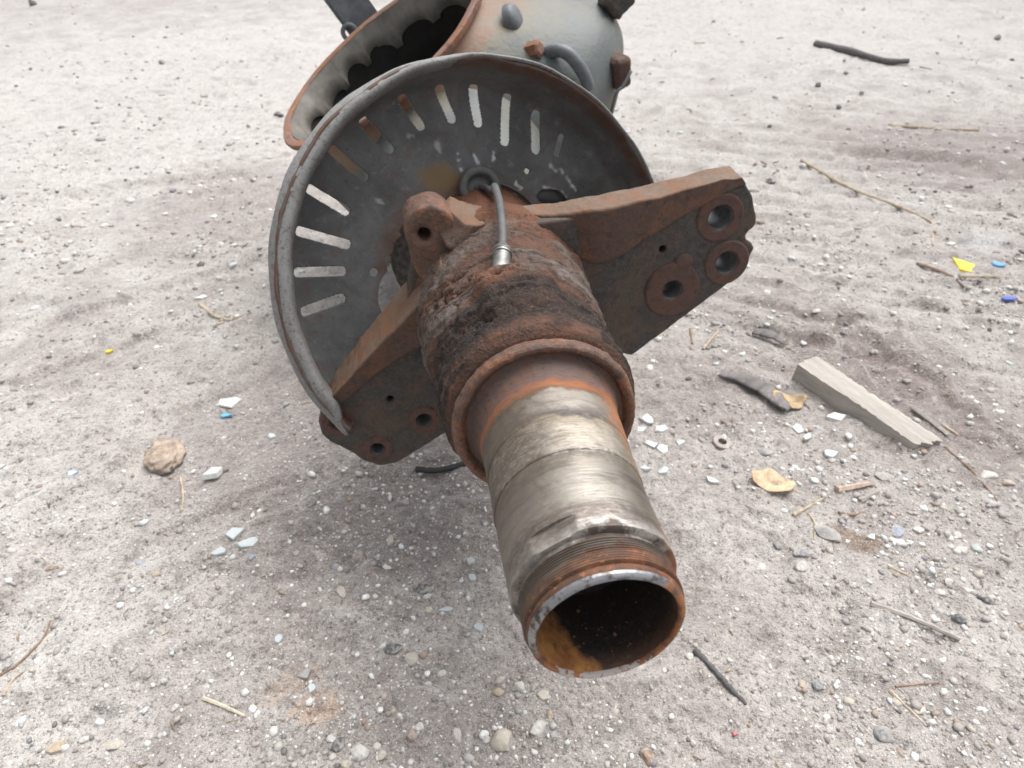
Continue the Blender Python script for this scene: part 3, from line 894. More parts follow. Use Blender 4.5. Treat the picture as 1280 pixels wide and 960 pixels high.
def hub_disp(A, Rr, T):
    P = np.stack([Rr * np.cos(T), Rr * np.sin(T), A], 1)
    Wp = P + 0.006 * np.stack([fbm(P * 28, 2, 101), fbm(P * 28, 2, 102), fbm(P * 28, 2, 103)], 1)
    # flakes: terraces of a warped noise, drawn out round the hub
    Q = Wp * np.array([1, 1, 2.3])
    f1 = fbm(Q * 12, 3, 104); f2 = fbm(Q * 24, 3, 107)
    body = sstep(0.225, 0.25, A) * (1 - sstep(0.42, 0.44, A))
    flake = sstep(-0.02, 0.015, f1) * 0.6 + sstep(0.05, 0.08, f2) * 0.4
    crack = np.exp(-(f2 / 0.030) ** 2) * sstep(-0.1, 0.25, pnoise(P * 14, 110))
    r = Rr + body * (0.0030 * (flake - 0.5) - 0.0048 * crack + 0.0016 * f1)
    r += 0.0026 * fbm(P * 80, 4, 112, 0.6) * (0.4 + body)
    # lower ring is crusted
    crust = sstep(0.216, 0.222, A) * (1 - sstep(0.245, 0.262, A))
    r += crust * 0.0022 * fbm(P * 95, 3, 115)
    # sensor seat: a raised, softened block on top of the hub
    ang = (T - R_(98) + np.pi) % (2 * np.pi) - np.pi
    seat = (1 - sstep(R_(17), R_(31), np.abs(ang + 0.10 * f1))) * sstep(0.236, 0.262, A) * (1 - sstep(0.315, 0.326, A + 0.01 * f1))
    r += seat * (0.0095 + 0.002 * f1)
    # machined band line behind the flakes
    r -= 0.003 * np.exp(-((A - 0.354) / 0.0016) ** 2) * (np.abs(((T - R_(70) + np.pi) % (2 * np.pi)) - np.pi) < 1.0)
    grease = np.clip(sstep(0.226, 0.242, A + 0.012 * f1) * (1 - sstep(0.280, 0.300, A + 0.03 * f1)) * sstep(-0.4, 0.1, np.sin(T) + 0.5 * f1), 0, 1)
    grease = np.maximum(grease, 1.0 * sstep(-0.16, 0.02, -f1 - 0.5 * f2) * crust)
    grease = np.maximum(grease, sstep(0.25, 0.7, crack) * body)
    orange = np.clip(seat * sstep(0.27, 0.30, A + 0.02 * f2) * sstep(-R_(8), R_(10), ang + 0.3 * f2) * 0.9 + crust * sstep(0.12, 0.35, f2) * 0.45 + sstep(0.405, 0.43, A) * 0.8, 0, 1)
    HUB['wear'] = np.stack([np.clip(flake * body, 0, 1), grease, orange, np.ones_like(A)], 1)
    return r


V, F, *_ = revolve(resample(pr, 0.0014), 360, hub_disp)
V[:, 0] += 0.0045 * (1 - sstep(0.21, 0.29, -V[:, 2]))
me = mesh_from('hub', V, F, M['scale'], True)
color_attr(me, 'wear', HUB['wear'])
hub = part('hub', me)

# ------------------------------------------------------------------ axle: brake bracket, two arms with bored bosses
A_F = 0.430          # front face of the bracket
outer = [(0.095, -0.045), (0.168, -0.063), (0.205, -0.027), (0.263, 0.030), (0.280, 0.052), (0.2850, 0.066), (0.2863, 0.0802), (0.2810, 0.0862),
         (0.2750, 0.0890), (0.2722, 0.0940), (0.2735, 0.0990), (0.2780, 0.1030), (0.2800, 0.1080), (0.2765, 0.1187), (0.266, 0.138), (0.2499, 0.1549), (0.205, 0.146), (0.16, 0.134), (0.11, 0.118), (0.075, 0.106), (0.03, 0.098), (-0.03, 0.096),
          (-0.075, 0.085), (-0.100, 0.050), (-0.106, 0.0), (-0.140, -0.047), (-0.1808, -0.1036), (-0.203, -0.140), (-0.2085, -0.158), (-0.2050, -0.176), (-0.196, -0.189), (-0.1847, -0.1955), (-0.172, -0.204), (-0.1563, -0.2190), (-0.1366, -0.2275), (-0.1180, -0.224), (-0.1020, -0.213), (-0.0524, -0.1747), (-0.010, -0.135), (0.05, -0.10)]
holes_r = [(0.2341, 0.1131, 0.0150), (0.2570, 0.0617, 0.0145), (0.1988, 0.0261, 0.0125)]
holes_l = [(-0.1392, -0.1992, 0.0095), (-0.0828, -0.1559, 0.0100), (-0.1859, -0.1581, 0.0100)]
small = [(0.1766, 0.0739, 0.0042), (-0.1234, -0.1250, 0.0048)]
TH = 0.046
hl = [circ_pts(*h, 32) for h in holes_r + holes_l] + [circ_pts(*h, 16) for h in small] + [circ_pts(0, 0, 0.080, 64)]
me = prism_from_outline(outer, hl, TH, 0.0022, M['bracket'], 'brake_bracket')
bracket = part('brake_bracket', me, M_AX @ Matrix.Translation((0, 0, -A_F)))


CAST = bpy.data.textures.new('cast_skin', 'CLOUDS')
CAST.noise_scale = 0.010; CAST.noise_depth = 4
CAST2 = bpy.data.textures.new('cast_dents', 'CLOUDS')
CAST2.noise_scale = 0.035; CAST2.noise_depth = 2


def roughen(o, voxel=0.0017, s1=0.0011, s2=0.0022):
    md = o.modifiers.new('remesh', 'REMESH'); md.mode = 'VOXEL'; md.voxel_size = voxel; md.use_smooth_shade = True
    sm = o.modifiers.new('smooth', 'SMOOTH'); sm.factor = 0.5; sm.iterations = 1
    for tx, st in ((CAST2, s2), (CAST, s1)):
        d_ = o.modifiers.new('skin', 'DISPLACE'); d_.texture = tx; d_.strength = st; d_.mid_level = 0.5; d_.texture_coords = 'LOCAL'


roughen(bracket)


def boss(x, y, r_in, r_out, h, seed):
    """raised ring round a bolt hole"""
    pr = [(0.010, r_in - 0.0008), (-h + 0.0015, r_in - 0.0008), (-h, r_in + 0.0006), (-h, r_out - 0.0020), (-h + 0.0016, r_out), (0.001, r_out + 0.0004)]
    V, F, *_ = revolve(resample(pr, 0.002), 56, lambda A, r, T: r + 0.0004 * fbm(np.stack([r * np.cos(T), r * np.sin(T), A], 1) * 130, 2, seed))
    return mesh_from('hole_boss', V + np.array([x, y, 0]), F[:, ::1], M['boss'], True, 35)


for k, (x, y, r) in enumerate(holes_r[:2]):
    bo = part('hole_boss', boss(x, y, r, r + 0.0125, 0.0022, 120 + k), parent=bracket)
bo = part('hole_boss', boss(0.1988, 0.0261, 0.0125, 0.0335, 0.0022, 123), parent=bracket)
for k, (x, y, r) in enumerate(holes_l):
    bo = part('hole_boss', boss(x, y, r, r + 0.0105, 0.0016, 126 + k), parent=bracket)
# sleeves: bare hole walls
for k, (x, y, r) in enumerate(holes_r + holes_l):
    V, F, *_ = revolve([(-0.001, r - 0.0010), (0.0, r - 0.0016), (TH, r - 0.0016)], 40)
    part('hole_sleeve', mesh_from('hole_sleeve', V + np.array([x, y, 0]), F, M['hole'], True, 40), parent=bracket)
# bump above the lowest hole of the right arm
V0, F0 = ico(3)
part('weld_bump', mesh_from('weld_bump', V0 * np.array([0.011, 0.011, 0.0035]) + np.array([0.2045, 0.0600, 0.0]), F0, M['boss']), parent=bracket)


def rib(pts, name, n=60, seed=0):
    """pts: control sections, each a list of (x, y, a) corners, lofted and closed"""
    S = len(pts); m = len(pts[0])
    cols = [spline([p[j] for p in pts], max(1, n // (S - 1))) for j in range(m)]
    L = len(cols[0])
    sub = 14
    V = []
    for i in range(L):
        for j in range(m):
            p, q = cols[j][i], cols[(j + 1) % m][i]
            for s in range(sub):
                V.append(p.lerp(q, s / sub))
    V = np.array([tuple(v) for v in V])
    nv = m * sub
    # round the section a little, then roughen
    Vr = V.reshape(L, nv, 3)
    for _ in range(1):
        Vr = 0.5 * Vr + 0.25 * np.roll(Vr, 1, 1) + 0.25 * np.roll(Vr, -1, 1)
    V = Vr.reshape(-1, 3)
    V = V + 0.0022 * np.stack([fbm(V * 40, 4, seed + k) for k in range(3)], 1) + 0.0006 * np.stack([fbm(V * 160, 2, seed + 5 + k) for k in range(3)], 1)
    F = [tuple(f) for f in grid_faces(L, nv, True)]
    F.append(tuple(range(nv))); F.append(tuple((L - 1) * nv + k for k in range(nv - 1, -1, -1)))
    V[:, 2] *= -1
    me = mesh_from(name, V, F, M['rib'])
    tp = np.zeros((L, nv)); tp[:, :sub + 1] = 1.0; tp[:, -1] = 0.6
    color_attr(me, 'topside', tp.ravel())
    bm = bmesh.new(); bm.from_mesh(me); bmesh.ops.recalc_face_normals(bm, faces=bm.faces); bm.to_mesh(me); bm.free()
    return me


# right arm: web under the top edge, deep at the hub and running out at the tip (a measured from the tip of the spindle)
right_rib = [
    [(0.010, 0.102, 0.470), (0.012, 0.100, 0.448), (0.016, 0.082, 0.446), (0.016, 0.082, 0.468)],
    [(0.048, 0.107, 0.472), (0.048, 0.105, 0.440), (0.060, 0.066, 0.436), (0.060, 0.066, 0.468)],
    [(0.092, 0.119, 0.468), (0.090, 0.118, 0.420), (0.110, 0.058, 0.425), (0.112, 0.058, 0.452)],
    [(0.160, 0.137, 0.464), (0.157, 0.136, 0.418), (0.170, 0.098, 0.428), (0.172, 0.098, 0.452)],
    [(0.222, 0.158, 0.460), (0.217, 0.153, 0.425), (0.228, 0.138, 0.4285), (0.228, 0.138, 0.452)],
    [(0.246, 0.162, 0.462), (0.246, 0.158, 0.428), (0.253, 0.151, 0.4290), (0.253, 0.151, 0.452)],
]
part('rib', rib(right_rib, 'rib', 160, 200), M_AX)
left_rib = [
    [(-0.070, 0.070, 0.470), (-0.073, 0.062, 0.385), (-0.060, 0.010, 0.380), (-0.060, 0.020, 0.47)],
    [(-0.106, 0.010, 0.474), (-0.103, 0.004, 0.400), (-0.082, -0.035, 0.408), (-0.086, -0.02, 0.47)],
    [(-0.146, -0.047, 0.472), (-0.143, -0.050, 0.412), (-0.128, -0.078, 0.424), (-0.132, -0.07, 0.47)],
    [(-0.183, -0.100, 0.466), (-0.180, -0.103, 0.420), (-0.172, -0.122, 0.428), (-0.176, -0.118, 0.46)],
    [(-0.200, -0.130, 0.460), (-0.198, -0.132, 0.427), (-0.194, -0.140, 0.429), (-0.195, -0.138, 0.455)],
]
part('rib', rib(left_rib, 'rib', 140, 210), M_AX)
# bolting lug on the upper left
lug_o = [(-0.052, 0.052), (-0.058, 0.098), (-0.070, 0.112), (-0.084, 0.1165), (-0.098, 0.112), (-0.108, 0.100), (-0.110, 0.084), (-0.104, 0.066), (-0.096, 0.040), (-0.08, 0.02)]
lug_s = spline([(x, y, 0) for x, y in lug_o], 5)
me = prism_from_outline([(p.x, p.y) for p in lug_s], [circ_pts(-0.0893, 0.0855, 0.0062, 20)], 0.055, 0.006, M['lip'], 'lug')
roughen(part('lug', me, M_AX @ Matrix.Translation((0, 0, -0.412))), 0.0014, 0.0022, 0.004)
# web from the lug down to the hub
web = [
    [(-0.060, 0.110, 0.47), (-0.062, 0.108, 0.416), (-0.078, 0.090, 0.416), (-0.08, 0.09, 0.47)],
    [(-0.036, 0.103, 0.47), (-0.040, 0.096, 0.418), (-0.06, 0.072, 0.402), (-0.06, 0.07, 0.47)],
    [(0.000, 0.102, 0.47), (-0.004, 0.098, 0.440), (-0.02, 0.080, 0.436), (-0.02, 0.08, 0.47)],
]
part('rib', rib(web, 'rib', 60, 220), M_AX)
# tone ring seen through the gap on the left
pr = [(0.500, 0.100), (0.500, 0.126), (0.503, 0.128), (0.512, 0.128), (0.514, 0.126), (0.514, 0.112), (0.520, 0.112), (0.520, 0.126), (0.530, 0.126), (0.530, 0.100)]
V, F, *_ = revolve(pr, 120)
F = np.array([f for f in F if V[f, 0].mean() < -0.06 and V[f, 1].mean() < 0.04])
part('tone_ring', mesh_from('tone_ring', V, F, M['zinc'], True, 35), M_AX @ Matrix.Translation((0, 0, -0.115)))

# ------------------------------------------------------------------ axle: slotted dust shield (a dished half plate)
# each slot: outer end (radius, degrees), inner end (radius, degrees)
SLOTS = [(0.228, 194.3, 0.170, 192.2), (0.230, 182.1, 0.166, 181.2), (0.232, 169.7, 0.164, 169.9), (0.237, 156.9, 0.177, 157.5), (0.238, 143.6, 0.180, 143.0), (0.239, 131.0, 0.184, 128.6),
         (0.240, 117.4, 0.192, 114.2), (0.241, 105.3, 0.193, 102.0), (0.240, 94.5, 0.189, 91.8), (0.237, 83.1, 0.174, 79.8), (0.232, 72.0, 0.182, 66.2), (0.226, 60.4, 0.196, 58.2)]


def make_shield():
    # profile: radius, depth behind the rim plane
    pf = [(0.085, 0.080), (0.130, 0.0805), (0.175, 0.0805), (0.205, 0.0795), (0.222, 0.0770), (0.2345, 0.0710), (0.2430, 0.0610), (0.2490, 0.0460), (0.2530, 0.0280), (0.2560, 0.0100), (0.2576, 0.000), (0.2588, -0.003)]
    S = spline([(a, b, 0) for a, b in pf], 12)
    rad = np.array([p.x for p in S]); dep = np.array([p.y for p in S])
    # even out
    L = np.concatenate([[0], np.cumsum(np.hypot(np.diff(rad), np.diff(dep)))])
    q = np.linspace(0, L[-1], 130)
    rad = np.interp(q, L, rad); dep = np.interp(q, L, dep); arc = q
    t0, t1 = R_(-8), R_(236)
    nt_ = 720
    th = np.linspace(t0, t1, nt_)
    Rg, Tg = np.meshgrid(rad, th, indexing='ij'); Dg = np.repeat(dep[:, None], nt_, 1); Ag = np.repeat(arc[:, None], nt_, 1)
    # arc length where slots start and end
    s_in = np.interp(0.168, rad, arc); s_out = np.interp(0.2335, rad, arc)
    sd = np.full(Rg.shape, 1.0)
    w = 0.0060
    X = Rg * np.cos(Tg); Y = Rg * np.sin(Tg)
    for i, (ro, to, ri, ti) in enumerate(SLOTS):
        ww = w if i < 11 else 0.0042
        ax_, ay_ = (ro - ww) * math.cos(R_(to)), (ro - ww) * math.sin(R_(to))
        bx_, by_ = (ri + ww) * math.cos(R_(ti)), (ri + ww) * math.sin(R_(ti))
        tt = np.clip(((X - ax_) * (bx_ - ax_) + (Y - ay_) * (by_ - ay_)) / ((bx_ - ax_) ** 2 + (by_ - ay_) ** 2), 0, 1)
        sd = np.minimum(sd, np.hypot(X - ax_ - tt * (bx_ - ax_), Y - ay_ - tt * (by_ - ay_)) - ww)
    P = np.stack([X.ravel(), Y.ravel(), 0 * X.ravel()], 1)
    for (hx, hy, hr) in ((-0.1321, -0.0024, 0.0052), (-0.1411, -0.0883, 0.0058), (0.0655, 0.1435, 0.0040)):
        sd = np.minimum(sd, np.hypot(X - hx, Y - hy) - hr)
    # gaps torn and cut near the hub
    n = fbm(P * 40, 3, 300).reshape(X.shape)
    sd = np.minimum(sd, np.hypot((X - 0.104) / 1.9, (Y - 0.113)) - 0.0115)
    sd = np.minimum(sd, np.hypot((X + 0.104), (Y + 0.030) / 1.5) - 0.022)
    sd = np.minimum(sd, np.hypot(X * 0.93, Y * 1.03) - 0.106 + 0.010 * n)
    # straight cut behind the bracket arms
    ux, uy = 0.167 + 0.215, 0.188 + 0.020
    ln = math.hypot(ux, uy)
    cut = (-(X + 0.167) * uy + (Y + 0.188) * ux) / ln
    sd = np.minimum(sd, cut + 0.004 * n)
    # snap the vertices nearest to an edge onto it
    gth, gs = R_(244) / nt_ * 0.2, q[1] - q[0]
    h = max(gth, gs)
    gy, gx = np.gradient(sd)
    gx = gx / (Rg * (th[1] - th[0])); gy = gy / gs
    g2 = np.maximum(gx ** 2 + gy ** 2, 0.3)
    near = np.abs(sd) < 0.55 * h
    dA = np.where(near, -sd * gy / g2, 0); dT = np.where(near, -sd * gx / g2 / Rg, 0)
    sd2 = np.where(near, 0, sd)
    Ag2 = np.clip(Ag + dA, 0, arc[-1]); Tg2 = Tg + dT
    Rg2 = np.interp(Ag2, arc, rad); Dg2 = np.interp(Ag2, arc, dep)
    X = Rg2 * np.cos(Tg2); Y = Rg2 * np.sin(Tg2)
    P = np.stack([X.ravel(), Y.ravel(), Dg2.ravel()], 1)
    # dents
    dz = 0.0030 * fbm(P * 7, 3, 310) + 0.0009 * fbm(P * 40, 3, 313)
    rimwave = (0.0022 * pnoise(np.stack([Tg2.ravel() * 5, 0 * dz, 0 * dz], 1), 316) + 0.0010 * pnoise(np.stack([Tg2.ravel() * 19, 0 * dz, 0 * dz], 1), 317)) * sstep(0.22, 0.255, Rg2.ravel())
    k = (1 + rimwave / 0.25) * (1 - 0.026 * sstep(0.235, 0.2576, Rg2.ravel()))
    V = np.stack([P[:, 0] * k, P[:, 1] * k, -(P[:, 2] + dz)], 1)
    F = grid_faces(len(rad), nt_)
    keep = (sd2.ravel()[F] <= 0).sum(1) < 3
    keep &= (sd2.ravel()[F] < 0).sum(1) == 0
    F = F[keep]
    used = np.unique(F); remap = -np.ones(len(V), int); remap[used] = np.arange(len(used))
    x, y = P[:, 0], P[:, 1]
    n2 = fbm(P * 60, 3, 320); n3 = fbm(P * 140, 3, 323)
    chip = np.zeros(len(P))

    def streak(x0, y0, x1, y1, w):
        L2 = (x1 - x0) ** 2 + (y1 - y0) ** 2
        t = np.clip(((x - x0) * (x1 - x0) + (y - y0) * (y1 - y0)) / L2, 0, 1)
        d = np.hypot(x - x0 - t * (x1 - x0), y - y0 - t * (y1 - y0))
        return sstep(0.003, -0.001, d - w + 0.009 * np.maximum(n2, n3 * 0.8) + 0.001)
    for s in ((-0.0135, 0.160, -0.003, 0.146, 0.0022), (-0.003, 0.146, 0.006, 0.139, 0.0020), (-0.031, 0.151, -0.030, 0.147, 0.0022), (-0.027, 0.137, -0.026, 0.134, 0.0022), (0.014, 0.164, 0.018, 0.160, 0.0014),
              (0.100, 0.152, 0.106, 0.148, 0.0028), (0.053, 0.124, 0.059, 0.121, 0.0030), (0.092, 0.125, 0.125, 0.116, 0.0026), (0.112, 0.152, 0.137, 0.128, 0.0014), (0.052, 0.110, 0.040, 0.1125, 0.0016),
              (-0.093, 0.167, -0.095, 0.165, 0.003), (-0.058, 0.160, -0.055, 0.153, 0.0032), (0.017, 0.156, 0.019, 0.152, 0.002), (-0.128, 0.085, -0.124, 0.082, 0.0028)):
        chip = np.maximum(chip, streak(*s) * (0.45 if s[0] < -0.05 else 0.9))
    brown = np.clip(sstep(0.2530, 0.2565, Rg2.ravel()) + sstep(0.25, 0.5, n2 + 0.2) * 0.35 + sstep(0.145, 0.115, np.hypot(x, y) + 0.02 * n2) * 0.9, 0, 1)
    ochre = np.clip(sstep(0.026, 0.010, np.hypot((x + 0.052) * 0.75, y - 0.120) + 0.012 * n2), 0, 1) * 0.8
    me = mesh_from('dust_shield', V[used], remap[F], M['shield'])
    color_attr(me, 'wear', np.stack([chip, brown, ochre, np.ones_like(chip)], 1)[used])
    o = part('dust_shield', me, M_SH)
    md = o.modifiers.new('sheet', 'SOLIDIFY'); md.thickness = 0.0042; md.offset = -1; md.use_even_offset = False
    return o


shield = make_shield()
# rolled rim bead: the band that shows on the left of the shield
t0, t1 = R_(10), R_(228.5)
pts, rads = [], []
for i in range(200):
    t = t0 + (t1 - t0) * i / 199
    wv = 0.0010 * math.sin(5 * t + 1) + 0.0006 * math.sin(19 * t)
    pts.append((t, wv))
sec = [(0.2430, 0.016), (0.2450, 0.002), (0.2462, -0.0050), (0.2490, -0.0075), (0.2530, -0.0045), (0.2588, 0.014), (0.2590, 0.028), (0.2550, 0.032), (0.2480, 0.026)]
Vb = []
for t, wv in pts:
    e = sstep(t1 + 0.001, t1 - 0.16, np.array([t]))[0]
    for (r, d) in sec:
        r2 = 0.2580 + (r - 0.2590) * (0.25 + 0.75 * e) * (0.55 + 1.05 * float(sstep(1.4, 2.8, np.array([t]))[0])) + wv
        Vb.append((r2 * math.cos(t), r2 * math.sin(t), -(d * (0.3 + 0.7 * e))))
m_ = len(sec)
Fb = [tuple(f) for f in grid_faces(len(pts), m_, True)]
Fb.append(tuple(range(m_))); Fb.append(tuple((len(pts) - 1) * m_ + k for k in range(m_ - 1, -1, -1)))
Vb = np.array(Vb); Vb = Vb + 0.0007 * np.stack([fbm(Vb * 50, 3, 330 + k) for k in range(3)], 1)
me = mesh_from('rim_band', Vb, Fb)
bm = bmesh.new(); bm.from_mesh(me); bmesh.ops.recalc_face_normals(bm, faces=bm.faces); bm.to_mesh(me); bm.free()
mrim = rust_mat('rim_band_grey', (0.22, 0.22, 0.215), (0.165, 0.162, 0.156), (0.12, 0.075, 0.055), (0.06, 0.052, 0.05), 1.2, 0.36, 0.7)
me.materials.append(mrim)
part('rim_band', me, parent=shield)

# black rubber plug half out of its hole beside the hub
V0, F0 = ico(3)
part('rubber_plug', mesh_from('rubber_plug', V0 * np.array([0.030, 0.019, 0.012]) + np.array([0.104, 0.111, -0.088]), F0, plain_mat('black_plug', (0.022, 0.022, 0.023), 0.45, 0.2, 90)), parent=shield)

# ------------------------------------------------------------------ axle: sensor cable with grommet and connector
M_INV = M_AX.inverted() @ M_SH
gp = M_INV @ Vector((-0.0030, 0.1125, -0.071))
gn = (M_INV.to_3x3() @ Vector((0, 0, 1))).normalized()
con = Vector((-0.0225, 0.0905, -0.330))            # where the sleeve enters the seat


def to_axis(V, o, z):
    q = Vector(z).to_track_quat('Z', 'Y').to_matrix()
    return [tuple(o + q @ Vector(v)) for v in V]


pr = [(0.012, 0.014), (0.004, 0.0155), (0.0000, 0.0255), (-0.0055, 0.0280), (-0.0110, 0.0270), (-0.0130, 0.0230), (-0.0115, 0.0185), (-0.0050, 0.0150), (-0.0035, 0.0110), (-0.0040, 0.0070), (-0.0080, 0.0050), (-0.0095, 0.0035)]
S = spline([(a, b, 0) for a, b in pr], 4)
V, F, *_ = revolve([(p.x, p.y) for p in S], 48)
c1 = gp + gn * 0.008 + Vector((0.001, 0.001, 0))
mid = [c1 - gn * 0.012, c1, c1 + gn * 0.012, c1 + gn * 0.030 + Vector((0.004, 0.0, 0.030)), Vector((-0.0130, 0.1220, -0.470)), Vector((-0.0140, 0.1190, -0.425)), Vector((-0.0170, 0.1095, -0.378)), Vector((-0.0195, 0.1005, -0.352)), Vector((-0.0205, 0.0965, -0.345))]
Vt, Ft = tube(spline(mid, 8), 0.0043, 14)
cable = part('sensor_cable', mesh_from('sensor_cable', Vt, Ft, M['rubber']))
part('grommet', mesh_from('grommet', to_axis(V, gp, gn), F, M['rubber']), parent=cable)
cdir = Vector((-0.004, -0.008, 0.024)).normalized()      # towards the tip and down into the seat
c0 = Vector((-0.0200, 0.0980, -0.347))
V, F, *_ = revolve([(0.006, 0.004), (0.002, 0.0058), (-0.004, 0.0092), (-0.006, 0.0094), (-0.0065, 0.006)], 32)
part('cable_boot', mesh_from('cable_boot', to_axis(V, c0, cdir), F, M['rubber'], True, 40), parent=cable)
V, F, *_ = revolve([(-0.0055, 0.006), (-0.0058, 0.0092), (-0.0075, 0.0094), (-0.0080, 0.0088), (-0.0088, 0.0088), (-0.0092, 0.0094), (-0.0112, 0.0094), (-0.0116, 0.0084), (-0.024, 0.0084), (-0.034, 0.0084)], 40)
part('connector_sleeve', mesh_from('connector_sleeve', to_axis(V, c0, cdir), F, M['zinc'], True, 35), parent=cable)

# ------------------------------------------------------------------ axle: housing behind the shield
PHI = 0.875; AC = 1.075; HR = 0.235; RB = 0.222
nvec = Vector((-math.cos(PHI), math.sin(PHI), -(-0.215))).normalized()     # opening direction in axle coordinates (z = -a)
axd = Vector((0, 0, -1))
e1 = (axd - nvec * axd.dot(nvec)).normalized()
e2 = nvec.cross(e1).normalized()
if e2.x < 0: e2 = -e2
rc = Vector((0, 0, -AC)) + Vector((-math.cos(PHI), math.sin(PHI), 0)) * HR


STRETCH = [False]


def stretch(s):
    return 1.0 + (0.55 * min(1.0, max(0.0, (s - 0.02) / 0.16)) if STRETCH[0] else 0.0)


def ring_loft(secs, nseg, fn=None):
    """secs: (s behind the flange face, r1 along the axle, r2 across, shift across)"""
    V = []
    for s, r1, r2, sh in secs:
        for k in range(nseg):
            t = 2 * math.pi * k / nseg
            s2, f = fn(s, t) if fn else (s, 1.0)
            V.append(tuple(rc - nvec * s2 + e1 * (r1 * f * math.cos(t) * (stretch(s) if math.cos(t) > 0 else 1.0)) + e2 * (sh + r2 * f * math.sin(t))))
    return V, grid_faces(len(secs), nseg, True)


def fix(me):
    bm = bmesh.new(); bm.from_mesh(me); bmesh.ops.recalc_face_normals(bm, faces=bm.faces); bm.to_mesh(me); bm.free(); return me


body_secs = [(0.016, 0.205, 0.205, 0), (0.030, 0.203, 0.218, 0.004), (0.05, 0.206, 0.238, 0.012), (0.08, 0.213, 0.260, 0.030), (0.12, 0.222, 0.285, 0.055), (0.17, 0.232, 0.312, 0.083), (0.22, 0.238, 0.315, 0.085), (0.27, 0.236, 0.297, 0.068), (0.32, 0.222, 0.265, 0.045), (0.37, 0.190, 0.220, 0.020), (0.41, 0.14, 0.16, 0.005), (0.435, 0.08, 0.09, 0.0), (0.44, 0.002, 0.002, 0)]
bs = np.array(body_secs)
bs[:, 0] = np.where(bs[:, 0] > 0.2, 0.2 + (bs[:, 0] - 0.2) * 1.15, bs[:, 0])
q = np.linspace(0, len(bs) - 1, 90)
bs = np.stack([np.interp(q, np.arange(len(bs)), bs[:, k]) for k in range(4)], 1)
for _ in range(6):
    bs[1:-1] = 0.5 * bs[1:-1] + 0.25 * bs[2:] + 0.25 * bs[:-2]
STRETCH[0] = True
V, F = ring_loft([tuple(r) for r in bs], 120)
STRETCH[0] = False
me = fix(mesh_from('housing', V, F, M['housing']))
wear = np.repeat(np.interp(bs[:, 0], [0.018, 0.05, 0.09, 0.16, 0.25, 0.44], [0.95, 0.62, 0.38, 0.12, 0.22, 0.4]), 120)
ang = np.tile(np.arange(120) / 120 * 2 * np.pi, len(bs))
wear = wear + 0.35 * np.clip(np.sin(ang), 0, 1) * np.repeat(np.interp(bs[:, 0], [0.17, 0.27, 0.33], [0, 1, 1]), 120)
Pn = np.array(V)
wear = wear + 0.35 * fbm(Pn * 9, 3, 400)
color_attr(me, 'wear', np.stack([wear * 0, np.clip(wear, 0, 1), wear * 0, wear * 0 + 1], 1))
housing = part('housing', me)
# flange round the opening
V, F = ring_loft([(0.018, 0.2045, 0.2045, 0), (0.013, RB - 0.004, RB - 0.004, 0), (0.010, RB - 0.001, RB - 0.001, 0), (0.002, RB, RB, 0), (0.0, RB - 0.002, RB - 0.002, 0), (0.0, 0.209, 0.209, 0), (0.003, 0.2045, 0.2045, 0)], 160, lambda s, t: (s, 1 + 0.006 * math.cos(10 * t) + 0.002 * math.sin(37 * t)))
part('cover_flange', fix(mesh_from('cover_flange', V, F, M['orange'], True, 40)), parent=housing)


def scal(s, t):
    q_ = t * 15 / (2 * math.pi) + 0.35 + 0.22 * math.sin(3 * t + 1)      # arched recesses cast into the wall, no two alike
    u = (q_ % 1.0) * 2 - 1
    arch = math.sqrt(max(0.0, 1 - (u / 0.8) ** 2)) if abs(u) < 0.8 else 0.0
    return (s if s < 0.01 else s * (1.0 + 0.10 * math.sin(5 * t) - (0.30 + 0.16 * math.sin(2.7 * math.floor(q_))) * arch)), 1.0


V, F = ring_loft([(0.0035, 0.2040, 0.2040, 0), (0.03, 0.2005, 0.2005, 0), (0.066, 0.1980, 0.1980, 0), (0.066, 0.2010, 0.2010, 0)], 720, scal)
o = part('inner_wall', mesh_from('inner_wall', V, F, M['castin']), parent=housing)
V, F = ring_loft([(0.006, 0.2044, 0.2044, 0), (0.03, 0.2020, 0.2020, 0), (0.07, 0.2030, 0.2030, 0), (0.15, 0.20, 0.20, 0), (0.25, 0.17, 0.17, 0), (0.31, 0.10, 0.10, 0), (0.32, 0.001, 0.001, 0)], 96)
part('cavity', mesh_from('cavity', V, F, M['oil']), parent=housing)
# neck to the hub and the far tube
V, F, *_ = revolve(resample([(0.62, 0.088), (0.70, 0.100), (0.80, 0.130), (0.90, 0.165), (1.00, 0.195)], 0.01), 96, lambda A, r, T: r + 0.001 * fbm(np.stack([r * np.cos(T), r * np.sin(T), A], 1) * 20, 2, 410))
me = mesh_from('axle_tube', V, F, M['housing'])
color_attr(me, 'wear', np.clip(0.30 + 0.5 * fbm(V * 12, 3, 411), 0, 1))
part('axle_tube', me, parent=housing)
V, F, *_ = revolve(resample([(1.12, 0.19), (1.25, 0.150), (1.40, 0.120), (1.55, 0.105), (1.85, 0.100), (1.86, 0.165), (2.0, 0.165), (2.001, 0.05), (2.001, 0.001)], 0.02), 64)
me = mesh_from('axle_tube', V, F, M['housing'], True, 40)
color_attr(me, 'wear', np.clip(0.25 + 0.4 * fbm(V * 12, 3, 412), 0, 1))
part('axle_tube', me, parent=housing)

# fittings on the housing
def on_body(s, t, out=0.0):
    """point on the housing skin: s behind the flange, t angle round it"""
    r1 = float(np.interp(s, bs[:, 0], bs[:, 1])); r2 = float(np.interp(s, bs[:, 0], bs[:, 2])); sh = float(np.interp(s, bs[:, 0], bs[:, 3]))
    d = e1 * math.cos(t) + e2 * math.sin(t)
    return rc - nvec * s + e1 * (r1 * math.cos(t)) + e2 * (sh + r2 * math.sin(t)) + d * out, d


